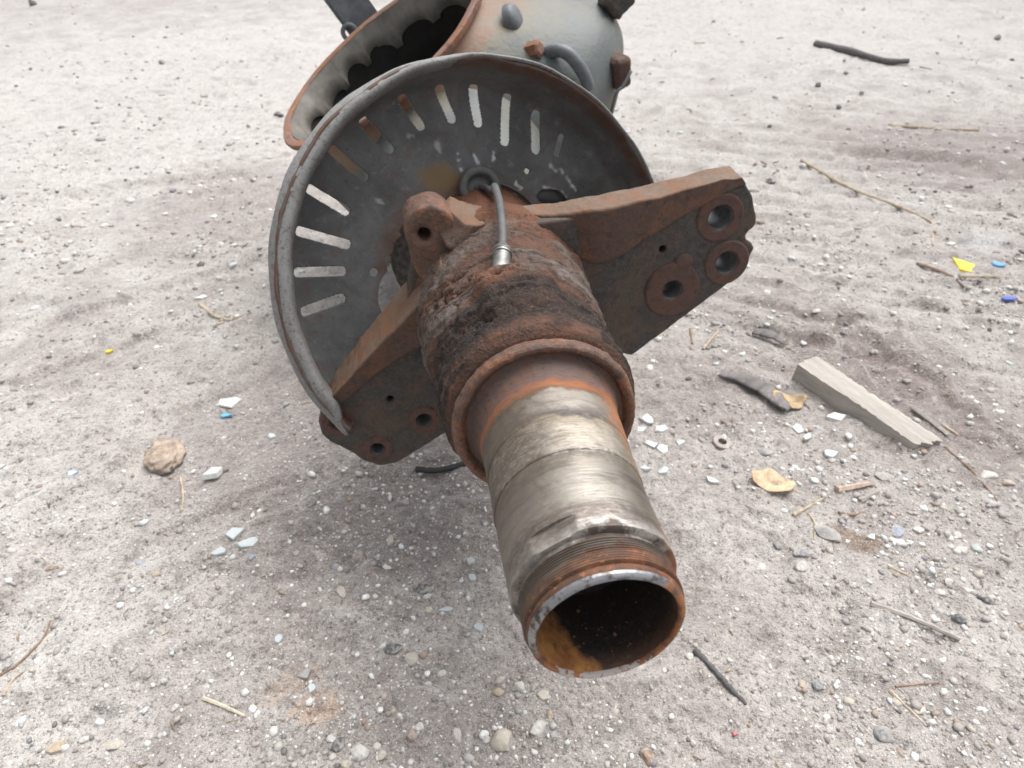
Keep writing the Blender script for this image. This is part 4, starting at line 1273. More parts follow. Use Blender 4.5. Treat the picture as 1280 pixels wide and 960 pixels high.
def knob(name, s, t, prof, mat, seg=24):
    p, d = on_body(s, t)
    V, F, *_ = revolve(prof, seg)
    return part(name, mesh_from(name, to_axis(V, p, d), F, mat, True, 60), parent=housing)


HB = plain_mat('housing_fitting', (0.115, 0.125, 0.135), 0.5, 0.25, 40)

dome = [(0.006, 0.026), (-0.003, 0.024), (-0.008, 0.020), (-0.011, 0.012), (-0.0120, 0.006), (-0.0122, 0.0005)]
knob('dome_cap', 0.060, 2.13, [(p.x, p.y) for p in spline([(a, r, 0) for a, r in dome], 4)], HB)
p0, d0 = on_body(0.118, 2.40)
p1, d1 = on_body(0.165, 2.52)
dn = (p1 - p0).normalized()
V, F = tube(spline([p0 - d0 * 0.012, p0 + d0 * 0.012, p0 + d0 * 0.026 + dn * 0.010, p0 + d0 * 0.026 + dn * 0.030, p0 + d0 * 0.018 + dn * 0.060, p0 + d0 * 0.004 + dn * 0.085], 8), 0.0105, 16)
part('vent_elbow', mesh_from('vent_elbow', V, F, HB), parent=housing)
p0, d0 = on_body(0.100, 2.41)
V, F = tube([p0 - d0 * 0.02, p0 + d0 * 0.012, p0 + d0 * 0.015], [0.014, 0.014, 0.009], 6)
part('plug_bolt', mesh_from('plug_bolt', V, F, M['orange'], True, 30), parent=housing)


def block(name, c, size, mat, rot=(0, 0, 0), bev=0.005, rough=True):
    bm = bmesh.new()
    bmesh.ops.create_cube(bm, size=1)
    bmesh.ops.scale(bm, vec=size, verts=bm.verts)
    bmesh.ops.bevel(bm, geom=list(bm.edges), offset=bev, segments=2, affect='EDGES')
    from mathutils import Euler
    bmesh.ops.rotate(bm, cent=(0, 0, 0), matrix=Euler(rot).to_matrix(), verts=bm.verts)
    bmesh.ops.translate(bm, vec=c, verts=bm.verts)
    me = bpy.data.meshes.new(name); bm.to_mesh(me); bm.free()
    me.polygons.foreach_set('use_smooth', [True] * len(me.polygons)); me.set_sharp_from_angle(angle=R_(35))
    me.materials.append(mat)
    o = part(name, me, parent=housing)
    if rough: roughen(o, 0.003, 0.003, 0.006)
    return o


blk = block('side_block', (0.268, 0.200, -0.985), (0.034, 0.052, 0.050), M['boss'], (0.2, 0.3, 0.35))
V, F = tube(spline([(0.284, 0.205, -0.955), (0.272, 0.180, -0.950), (0.262, 0.165, -0.950), (0.2600, 0.10, -0.96)], 6), 0.0028, 8)
part('wire', mesh_from('wire', V, F, HB), parent=housing)
block('upper_lug', (0.268, 0.306, -1.055), (0.050, 0.042, 0.05), M['bracket'], (0.1, 0.1, 0.85))
bx = block('spring_bracket', (-0.150, 0.175, -1.36), (0.075, 0.36, 0.05), HB, (0.0, 0.1, 0.70), 0.006, False)
eye = [(0.014 * math.cos(2 * math.pi * k / 24) - 0.208, 0.014 * math.sin(2 * math.pi * k / 24) + 0.195, -1.33) for k in range(25)]
V, F = tube(eye, 0.005, 10, False)
part('eye', mesh_from('eye', V, F, HB), parent=housing)
# ------------------------------------------------------------------ loose things on the ground
def stone_mesh(seed, sx, sy, sz, mat, cuts=5, level=3, rough=0.12):
    rs = np.random.RandomState(seed)
    V, F = ico(level)
    V = V.copy()
    for _ in range(cuts):                       # broken faces
        n = rs.normal(size=3); n /= np.linalg.norm(n); h = rs.uniform(0.55, 0.85)
        d = V @ n - h
        V = V - np.where(d > 0, d, 0)[:, None] * n * 0.92
    V = V * (1 + rough * fbm(V * 1.8, 3, seed)[:, None]) * (1 + 0.05 * fbm(V * 6, 2, seed + 1)[:, None])
    V = V / np.abs(V).max(0)
    V = V * np.array([sx / 2, sy / 2, sz / 2])
    return mesh_from('stone', V, F, mat, True, 32)


def shard_mesh(seed, w, d, t, mat, n=None):
    rs = np.random.RandomState(seed)
    n = n or rs.randint(4, 7)
    a = np.sort((np.arange(n) + rs.uniform(-0.33, 0.33, n)) / n * 2 * np.pi)
    r = rs.uniform(0.6, 1.15, n)
    x = r * np.cos(a) * w / 2; y = r * np.sin(a) * d / 2
    bm = bmesh.new()
    lo = [bm.verts.new((p, q, 0)) for p, q in zip(x, y)]
    hi = [bm.verts.new((p * 0.93 + rs.uniform(-.05, .05) * w, q * 0.93, t * rs.uniform(0.8, 1.1))) for p, q in zip(x, y)]
    bm.faces.new(lo[::-1]); bm.faces.new(hi)
    for k in range(n):
        bm.faces.new((lo[k], lo[(k + 1) % n], hi[(k + 1) % n], hi[k]))
    bmesh.ops.bevel(bm, geom=list(bm.edges), offset=t * 0.12, segments=1, affect='EDGES')
    bmesh.ops.recalc_face_normals(bm, faces=bm.faces)
    me = bpy.data.meshes.new('shard'); bm.to_mesh(me); bm.free()
    me.materials.append(mat)
    return me


def put(name, me, xy, lift, rz, label, cat, group=None, tilt=(0, 0)):
    o = bpy.data.objects.new(name, me)
    COL.objects.link(o)
    o.location = (xy[0], xy[1], gz(*xy) + lift)
    o.rotation_euler = (tilt[0], tilt[1], rz)
    return tag(o, label, cat, group)


def stone_mat(name, col, col2=None, rough=0.8):
    m, nt, b = new_mat(name)
    co = objco(nt)
    oi = nd(nt, 'ObjectInfo').outputs['Random']
    n1 = noise(nt, 70, 5, 0.62, 0.2, co); n2 = noise(nt, 300, 5, 0.65, 0, co); n3 = noise(nt, 130, 4, 0.65, 0.4, co)
    c = mix(nt, ramp(nt, n1, [(0.36, 0), (0.64, 1)]), tuple(x * 0.72 for x in col), tuple(min(1, x * 1.12) for x in col))
    c = mix(nt, ramp(nt, n2, [(0.52, 0), (0.68, 0.5)]), c, tuple(x * 0.45 for x in col))
    c = mix(nt, ramp(nt, math_(nt, 'ADD', n3, math_(nt, 'MULTIPLY', oi, 0.12)), [(0.46, 0), (0.62, 0.75)]), c, (0.40, 0.37, 0.34))   # caked dust
    nt.links.new(c, b.inputs['Base Color'])
    b.inputs['Roughness'].default_value = rough
    bump(nt, b, math_(nt, 'ADD', n1, math_(nt, 'MULTIPLY', n2, 0.6)), 0.7, 0.002)
    return m


SM = {
    'white': stone_mat('white_stone', (0.68, 0.66, 0.62)),
    'cream': stone_mat('cream_stone', (0.62, 0.56, 0.46)),
    'grey': stone_mat('grey_stone', (0.36, 0.355, 0.345)),
    'dark': stone_mat('dark_stone', (0.12, 0.12, 0.125)),
    'slate': stone_mat('slate_stone', (0.22, 0.225, 0.24)),
    'tan': stone_mat('tan_stone', (0.48, 0.38, 0.27)),
    'brown': stone_mat('brown_stone', (0.30, 0.20, 0.14)),
    'blue': stone_mat('blue_grey_stone', (0.32, 0.36, 0.44)),
    'green': stone_mat('green_grey_stone', (0.50, 0.58, 0.56)),
}
gm, nt, b = new_mat('safety_glass')
b.inputs['Base Color'].default_value = (0.66, 0.71, 0.72, 1)
b.inputs['Roughness'].default_value = 0.22
b.inputs['Transmission Weight'].default_value = 0.30
b.inputs['IOR'].default_value = 1.5
_n = noise(nt, 500, 3, 0.6, 0, objco(nt)); bump(nt, b, _n, 0.3, 0.0006)
M['glass'] = gm

SEED = [500]


def stone(px, w, h, hgt, mat, label, rz=0.0, group=None, cat='stone', cuts=5):
    SEED[0] += 7
    me = stone_mesh(SEED[0], w * 0.92, h * 0.92, hgt, SM[mat], 8)
    return put('stone', me, px, hgt * 0.10, rz, label, cat, group)


def glass(px, w, h, label, rz=0.0, group='pieces of broken safety glass', tilt=(0.0, 0.0)):
    SEED[0] += 7
    me = shard_mesh(SEED[0], w, h, 0.0045, M['glass'])
    return put('glass_piece', me, px, -0.0004, rz, label, 'glass', group, tilt)


def chip(name, px, w, h, t, mat, label, cat, rz=0.0, group=None, tilt=(0.0, 0.0)):
    SEED[0] += 7
    me = shard_mesh(SEED[0], w, h, t, mat)
    return put(name, me, px, 0.001, rz, label, cat, group, tilt)


def stick(name, pts, r, mat, label, cat='stick', group=None, lift=0.6, seg=8, taper=0.6, wob=0.25, seed=0, n=10):
    """pts: ground points; the stick lies along them, following the ground loosely"""
    P = [Vector((p[0], p[1], gz(*p) + r * lift)) for p in pts]
    base = P[0].copy(); base.z = gz(P[0].x, P[0].y)
    S = spline(P, n)
    rs = random.Random(seed + 9)
    rad = [r * (1 - (1 - taper) * i / (len(S) - 1)) * (1 + wob * rs.uniform(-1, 1)) for i in range(len(S))]
    S = [s + Vector((rs.uniform(-1, 1), rs.uniform(-1, 1), rs.uniform(-.5, .5))) * r * wob * 0.6 for s in S]
    V, F = tube([s - base for s in S], rad, seg)
    o = bpy.data.objects.new(name, mesh_from(name, V, F, mat, True, 50))
    COL.objects.link(o); o.location = base
    return tag(o, label, cat, group)


W_grey = plain_mat('weathered_wood', (0.37, 0.34, 0.31), 0.85, 0.22, 40, 0.6, 0.0015, stretch=(0.12, 1, 1))
W_pale = plain_mat('pale_wood', (0.60, 0.53, 0.42), 0.8, 0.2, 60, 0.4, 0.001)
W_dark = plain_mat('dark_twig', (0.115, 0.11, 0.108), 0.85, 0.3, 80, 0.6, 0.001)
W_brown = plain_mat('brown_twig', (0.26, 0.18, 0.13), 0.85, 0.3, 80, 0.6, 0.001)
W_straw = plain_mat('straw_stalk', (0.46, 0.38, 0.28), 0.8, 0.25, 80, 0.4, 0.0008)
W_bark = plain_mat('grey_bark', (0.17, 0.155, 0.15), 0.85, 0.35, 50, 0.8, 0.0015, stretch=(1, 0.3, 1))

# the broken plank: a bar with one square end, one splintered end
pA = Vector((*(0.529, 0.914), 0)); pB = Vector((*(0.654, 0.711), 0))
dv = (pB - pA); L = dv.length; rz = math.atan2(dv.y, dv.x)
W0, W1, TH0, TH1 = 0.054, 0.047, 0.036, 0.027
NL, NW = 40, 10
rs = np.random.RandomState(3)
V = []; spl = rs.uniform(-0.007, 0.004, NW + 1)
for i in range(NL + 1):
    f = i / NL
    w = W0 + (W1 - W0) * f; t = TH0 + (TH1 - TH0) * f
    for j in range(NW + 1):
        g = j / NW
        xx = f * L + (spl[j] + 0.02 * (g - 0.5)) * max(0, (f - 0.85) / 0.15)
        V.append((xx, (g - 0.5) * w + 0.0012 * math.sin(9 * f + 3 * (j == 0)) + 0.0003 * rs.randn() * (j in (0, NW)), t + 0.0005 * rs.randn() - (0.0007 * abs(rs.randn()) if j in (0, NW) else 0)))
    for j in range(NW + 1):
        g = j / NW
        xx = f * L + (spl[j] * 0.6 - 0.008 + 0.02 * (g - 0.5)) * max(0, (f - 0.85) / 0.15)
        V.append((xx, (g - 0.5) * w, -0.004))
F = []
st = 2 * (NW + 1)
for i in range(NL):
    for j in range(NW):
        a = i * st + j; F.append((a, a + st, a + st + 1, a + 1))
        b_ = a + NW + 1; F.append((b_, b_ + 1, b_ + st + 1, b_ + st))
    a = i * st; F.append((a, a + NW + 1, a + st + NW + 1, a + st))
    a = i * st + NW; F.append((a, a + st, a + st + NW + 1, a + NW + 1))
for i in (0, NL):
    for j in range(NW):
        a = i * st + j; F.append((a, a + 1, a + NW + 2, a + NW + 1))
me = fix(mesh_from('wooden_plank', V, F, plain_mat('grey_plank', (0.39, 0.36, 0.325), 0.85, 0.16, 55, 0.6, 0.0012, stretch=(0.10, 1, 1)), True, 30))
put('wooden_plank', me, (pA.x, pA.y), 0.0, rz, 'grey weathered wooden bar with one splintered end, right of the axle', 'wood', tilt=(R_(-4), R_(0)))


def leaf(px, size, label, mat, rz, curl, seed, stem=True):
    rs = np.random.RandomState(seed)
    n = 22; V = [(0, 0, 0.0)]; F = []
    rings = 6
    for k in range(1, rings + 1):
        for i in range(n):
            a = 2 * math.pi * i / n
            r = (0.5 + 0.06 * math.cos(a) + 0.04 * math.cos(3 * a + 1) + 0.025 * math.cos(5 * a + seed)) * (1 + 0.025 * rs.randn() * (k == rings))
            if k == rings and i in (15, 16): r *= 0.86
            f = k / rings
            x, y = r * f * math.cos(a), 0.74 * r * f * math.sin(a)
            z = curl * ((x * 1.2) ** 2 * 1.3 + 0.6 * y * y * (1 if y > 0 else 1.6)) + 0.035 * math.sin(9 * x + 5 * y) * f - 0.03 * math.exp(-(y / 0.05) ** 2)
            V.append((x, y, z))
    for i in range(n): F.append((0, 1 + i, 1 + (i + 1) % n))
    for k in range(rings - 1):
        for i in range(n):
            a = 1 + k * n + i; b2 = 1 + k * n + (i + 1) % n
            F.append((a, a + n, b2 + n, b2))
    V = np.array(V) * size
    o = put('dry_leaf', mesh_from('dry_leaf', V, F, mat), px, 0.005, rz, label, 'leaf')
    md = o.modifiers.new('thick', 'SOLIDIFY'); md.thickness = 0.0012
    if stem:
        Vt, Ft = tube([(0.48 * size, 0, 0.25 * curl * size), (0.60 * size, 0.02 * size, 0.002), (0.78 * size, -0.04 * size, 0.002)], 0.0008, 6)
        add_obj('stalk', mesh_from('stalk', Vt, Ft, W_straw), o, Matrix.Identity(4))
    return o


M_leaf1 = plain_mat('ochre_leaf', (0.52, 0.38, 0.25), 0.75, 0.35, 70, 0.4, 0.001)
M_leaf2 = plain_mat('brown_leaf', (0.40, 0.29, 0.17), 0.75, 0.3, 60, 0.5, 0.001)
leaf((0.385, 0.647), 0.0598, 'curled pale ochre leaf lying nearest the grey wooden bar', M_leaf1, R_(-30), 0.42, 4)
leaf((0.483, 0.838), 0.0552, 'shrivelled brown leaf beside the upper end of the grey bar', M_leaf2, R_(170), 0.45, 8)

# bark strips
def bark(px, L, w, rz, label, seed, mat=W_bark):
    rs = np.random.RandomState(seed)
    n, m = 26, 7; V = []
    for i in range(n):
        f = i / (n - 1); hw = w / 2 * (0.35 + 0.9 * math.sin(math.pi * min(1, 0.12 + f * 0.86)) ** 0.7) * (1 + 0.10 * math.sin(7 * f + seed) + 0.06 * math.sin(17 * f))
        for j in range(m):
            g = j / (m - 1) * 2 - 1
            V.append(((f - 0.5) * L, g * hw + 0.10 * L * math.sin(math.pi * f), 0.0055 * (1 - g * g) * 0.6 + 0.004 * math.sin(f * 3.0) + 0.0008 * rs.randn()))
    o = put('bark_strip', mesh_from('bark_strip', V, grid_faces(n, m), mat), px, 0.007, rz, label, 'bark')
    md = o.modifiers.new('thick', 'SOLIDIFY'); md.thickness = 0.0022
    return o


bark((0.423, 0.868), 0.1481, 0.0282, R_(-48), 'long dark curved strip of bark left of the grey bar', 2)
bark((0.503, 1.025), 0.0624, 0.0203, R_(-40), 'short dark flake of bark above the long strip', 6)

# sticks and stalks
stick('branch', [(1.516, 3.543), (1.588, 3.310), (1.682, 3.158), (1.777, 3.129)], 0.0171, W_dark, 'dark bent branch lying far behind on the right', 'branch', seed=1, wob=0.08, n=5)
stick('dry_stalk', [(1.307, 2.279), (1.496, 2.279), (1.606, 2.253)], 0.0055, W_straw, 'thin straight straw stalk on the far right ground', 'stalk', seed=2, seg=6)
stick('dry_stalk', [(0.889, 1.954), (0.952, 1.756), (1.012, 1.616), (1.075, 1.529)], 0.0049, W_straw, 'long slanting dry stalk behind the bracket', 'stalk', seed=3, seg=6)
stick('dry_stalk', [(1.077, 1.529), (1.014, 1.402)], 0.0036, W_straw, 'short stalk pointing at the camera near the slanting stalk end', 'stalk', seed=4, seg=6)
stick('twig', [(0.924, 1.304), (0.975, 1.260), (1.004, 1.233)], 0.0036, W_brown, 'brown twig lying left of the yellow scrap', 'twig', seed=5, seg=6)
stick('dry_stalk', [(0.999, 1.257), (1.082, 1.246)], 0.0039, W_straw, 'pale straw just below the yellow scrap', 'stalk', seed=6, seg=6)
stick('stick', [(0.446, 0.440), (0.490, 0.422), (0.538, 0.398)], 0.0039, W_grey, 'straight grey split stick low on the right', 'stick', seed=7, seg=6, wob=0.12)
stick('stick', [(0.215, 0.382), (0.230, 0.360), (0.244, 0.337), (0.256, 0.317)], 0.0036, W_dark, 'dark crooked stick beside the spindle mouth', 'stick', seed=8)
stick('wood_splinter', [(-0.343, 0.326), (-0.316, 0.317), (-0.291, 0.308)], 0.0023, W_pale, 'pale splinter of wood low on the left', 'splinter', seed=9, seg=5, wob=0.1)
stick('root', [(-0.585, 0.353), (-0.572, 0.363), (-0.565, 0.382), (-0.562, 0.402), (-0.565, 0.420)], 0.0019, W_brown, 'thin curved root at the left edge', 'root', seed=10, seg=6)
stick('root', [(-0.568, 0.330), (-0.567, 0.346), (-0.559, 0.357)], 0.0018, W_straw, 'short pale root at the lower left edge', 'root', seed=11, seg=6)
stick('rubber_rod', [(-0.145, 0.660), (-0.109, 0.663), (-0.066, 0.680)], 0.0048, plain_mat('black_rubber', (0.03, 0.03, 0.032), 0.6, 0.2, 90), 'black rod lying below the left arm of the bracket', 'rod', seed=12, wob=0.05, taper=0.9)
stick('wood_splinter', [(0.478, 0.627), (0.508, 0.638), (0.537, 0.645)], 0.0053, plain_mat('pink_wood', (0.50, 0.385, 0.31), 0.8, 0.2, 60), 'pinkish splinter of wood below the grey bar', 'splinter', seed=13, seg=5, wob=0.15)
stick('wood_splinter', [(0.511, 0.616), (0.542, 0.628)], 0.0041, W_grey, 'short grey splinter right of the pinkish one', 'splinter', seed=14, seg=5, wob=0.15)
stick('twig', [(0.463, 0.584), (0.491, 0.589), (0.511, 0.595)], 0.0023, W_brown, 'thin brown twig under the pinkish splinter', 'twig', seed=15, seg=6)
stick('twig', [(0.400, 0.584), (0.425, 0.598), (0.454, 0.613)], 0.0028, W_straw, 'pale twig right of the ochre leaf', 'twig', seed=16, seg=6)
stick('twig', [(0.423, 0.587), (0.423, 0.565), (0.411, 0.537)], 0.0020, W_straw, 'pale curved twig touching the grey stone', 'twig', seed=17, seg=6)
stick('twig', [(0.494, 0.496), (0.519, 0.482)], 0.0019, W_straw, 'tan twig above the straight grey stick', 'twig', seed=18, seg=6)
stick('wood_splinter', [(0.681, 0.813), (0.688, 0.779), (0.696, 0.736)], 0.0045, W_grey, 'flat grey sliver lying right of the wooden bar', 'splinter', seed=19, seg=5, wob=0.1)
stick('twig', [(0.704, 0.766), (0.715, 0.738)], 0.0023, W_straw, 'tiny pale twig right of the grey sliver', 'twig', seed=20, seg=6)
stick('twig', [(0.681, 0.714), (0.697, 0.663), (0.710, 0.613)], 0.0019, W_brown, 'long thin brown twig at the right edge below the bar', 'twig', seed=21, seg=6)
stick('dry_stalk', [(-0.499, 0.655), (-0.481, 0.619), (-0.469, 0.587)], 0.0023, W_straw, 'straw hanging from the brown clod of earth', 'stalk', seed=22, seg=6)
stick('twig', [(0.357, 1.061), (0.349, 1.006)], 0.0031, W_brown, 'short brown twig just under the right arm', 'twig', seed=23, seg=6)
stick('dry_stalk', [(0.366, 0.988), (0.405, 1.041), (0.436, 1.081)], 0.0024, W_straw, 'fine straw right of the right arm', 'stalk', seed=24, seg=6)
stick('dry_stalk', [(-0.634, 1.104), (-0.590, 1.069), (-0.552, 1.052)], 0.0035, W_straw, 'straw lying left of the shield rim', 'stalk', seed=25, seg=6)
stick('dry_stalk', [(-0.587, 1.041), (-0.555, 1.061), (-0.516, 1.069)], 0.0032, W_straw, 'second straw crossing the one by the shield rim', 'stalk', seed=26, seg=6)
stick('twig', [(0.423, 0.335), (0.434, 0.315), (0.447, 0.298)], 0.0018, W_straw, 'pale twig low on the right above the dark pebble', 'twig', seed=27, seg=6)
stick('twig', [(0.432, 0.339), (0.460, 0.342), (0.490, 0.348)], 0.0014, W_brown, 'dark twig low on the right under the grey stick', 'twig', seed=28, seg=6)

# plastic scraps
P_yel = plain_mat('yellow_plastic', (0.80, 0.60, 0.03), 0.5, 0.1, 60, 0.6, 0.002)
P_blu = plain_mat('blue_plastic', (0.10, 0.33, 0.66), 0.5, 0.15, 60)
P_ind = plain_mat('indigo_plastic', (0.08, 0.11, 0.42), 0.5, 0.2, 60)
P_sky = plain_mat('sky_plastic', (0.16, 0.46, 0.70), 0.5, 0.15, 60)
P_wht = plain_mat('white_plastic', (0.64, 0.635, 0.615), 0.55, 0.06, 60)
P_pink = plain_mat('pink_plastic', (0.62, 0.14, 0.17), 0.5, 0.1, 60)
chip('plastic_scrap', (1.040, 1.308), 0.0844, 0.0844, 0.006, P_yel, 'yellow plastic scrap near the right edge', 'scrap', 0.3, tilt=(R_(14), 0))
chip('plastic_scrap', (1.103, 1.293), 0.0328, 0.0255, 0.004, P_blu, 'small blue scrap right of the yellow one', 'scrap', 0.1)
chip('plastic_scrap', (1.054, 1.163), 0.0440, 0.0169, 0.006, P_ind, 'dark blue scrap at the right edge', 'scrap', 0.0)
chip('plastic_scrap', (-0.476, 0.785), 0.0266, 0.0133, 0.004, P_sky, 'sky blue scrap left of the axle', 'scrap', R_(-5))
chip('plastic_scrap', (-0.482, 0.815), 0.0489, 0.0299, 0.004, P_wht, 'white chip touching the sky blue scrap', 'chip', R_(10))
chip('plastic_scrap', (-0.445, 0.653), 0.0397, 0.0289, 0.010, P_wht, 'tilted white chip right of the brown clod', 'chip', R_(35), tilt=(R_(-18), R_(8)))
chip('plastic_scrap', (-0.643, 1.135), 0.0367, 0.0200, 0.004, P_wht, 'white chip left of the shield rim', 'chip', R_(30))
chip('plastic_scrap', (-0.751, 0.960), 0.0180, 0.0105, 0.004, P_yel, 'tiny yellow scrap on the left', 'scrap', 0.2)
chip('plastic_scrap', (0.542, 0.793), 0.0401, 0.0214, 0.005, P_wht, 'white chip under the left side of the grey bar', 'chip', R_(10))
chip('plastic_scrap', (0.476, 0.773), 0.0211, 0.0237, 0.004, P_wht, 'white chip left of the bar, upper of two', 'chip', R_(-40))
chip('plastic_scrap', (0.482, 0.750), 0.0181, 0.0156, 0.004, P_wht, 'white chip left of the bar, lower of two', 'chip', R_(20))
chip('plastic_scrap', (0.300, 0.650), 0.0240, 0.0144, 0.005, P_wht, 'white chip left of the ochre leaf', 'chip', R_(-15))
chip('plastic_scrap', (0.237, 0.288), 0.0077, 0.0051, 0.003, P_pink, 'tiny pink scrap low on the right of the spindle', 'scrap', R_(10))
chip('plastic_scrap', (-0.656, 0.652), 0.0168, 0.0120, 0.003, plain_mat('pale_blue_plastic', (0.48, 0.60, 0.74), 0.5, 0.1, 60), 'faint pale blue scrap at the left', 'scrap', R_(10))

# washer half sunk in the dirt
V, F, *_ = revolve([(0.0, 0.0065), (-0.0022, 0.0068), (-0.0026, 0.0072), (-0.0026, 0.0142), (-0.0020, 0.0148), (0.001, 0.0150)], 40)
put('washer', mesh_from('washer', V, F[:, ::1], plain_mat('dusty_washer', (0.36, 0.315, 0.29), 0.75, 0.15, 90), True, 35), (0.341, 0.741), 0.0050, 0, 'dusty round washer half sunk in the dirt below the bark strip', 'washer', tilt=(R_(3), R_(4)))

# glass
for x, w, h, rz, lab in [
    ((0.228, 0.795), 0.0268, 0.0241, 0.2, 'pale glass piece by the collar, topmost of the cluster'),
    ((0.244, 0.764), 0.0288, 0.0236, 0.9, 'bluish glass piece in the middle of the cluster by the collar'),
    ((0.222, 0.728), 0.0281, 0.0255, 0.1, 'largest brightest glass piece of the cluster by the collar'),
    ((0.239, 0.719), 0.0279, 0.0228, 0.5, 'glass piece leaning against the largest one by the collar'),
    ((0.271, 0.732), 0.0281, 0.0205, 1.3, 'rightmost glass piece of the cluster by the collar'),
    ((0.232, 0.668), 0.0243, 0.0219, 0.4, 'three cornered glass piece right of the spindle'),
    ((0.203, 0.666), 0.0219, 0.0158, 0.0, 'flat glass piece touching the right flank of the spindle'),
    ((0.210, 0.760), 0.0235, 0.0183, 0.7, 'small glass piece on the left of the cluster by the collar'),
    ((-0.376, 0.540), 0.0284, 0.0240, 0.6, 'brightest of three glass pieces on the left ground'),
    ((-0.351, 0.526), 0.0324, 0.0151, 0.25, 'long narrow glass piece, rightmost of three on the left'),
    ((-0.387, 0.511), 0.0256, 0.0149, 0.6, 'dull glass piece, lowest of three on the left'),
    ((-0.040, 0.411), 0.0136, 0.0155, 0.1, 'glass piece left of the spindle mouth'),
    ((-0.084, 0.440), 0.0219, 0.0090, 0.1, 'flat pale glass sliver left of the spindle'),
    ((-0.055, 0.502), 0.0159, 0.0159, 0.5, 'upper of two glass pieces close to the spindle'),
    ((-0.052, 0.479), 0.0166, 0.0155, 0.9, 'lower of two glass pieces close to the spindle'),
    ((-0.226, 0.340), 0.0108, 0.0144, 0.2, 'greyish glass piece low on the left'),
    ((-0.280, 0.397), 0.0134, 0.0143, 0.4, 'dull glass piece on the smooth dirt, left'),
    ((0.503, 0.709), 0.0251, 0.0226, 0.3, 'dull grey glass piece below the bar'),
    ((0.494, 0.544), 0.0143, 0.0143, 0.3, 'greenish glass piece by the rust stain'),
    ((0.452, 0.647), 0.0168, 0.0144, 0.3, 'pale glass piece right of the ochre leaf'),
    ((-0.148, 0.521), 0.0118, 0.0097, 0.3, 'small glass piece on grit left of the spindle'),
]:
    glass(x, w, h, lab, rz, tilt=(R_(random.Random(SEED[0]).uniform(-9, 12)), R_(random.Random(SEED[0] + 1).uniform(-9, 9))))

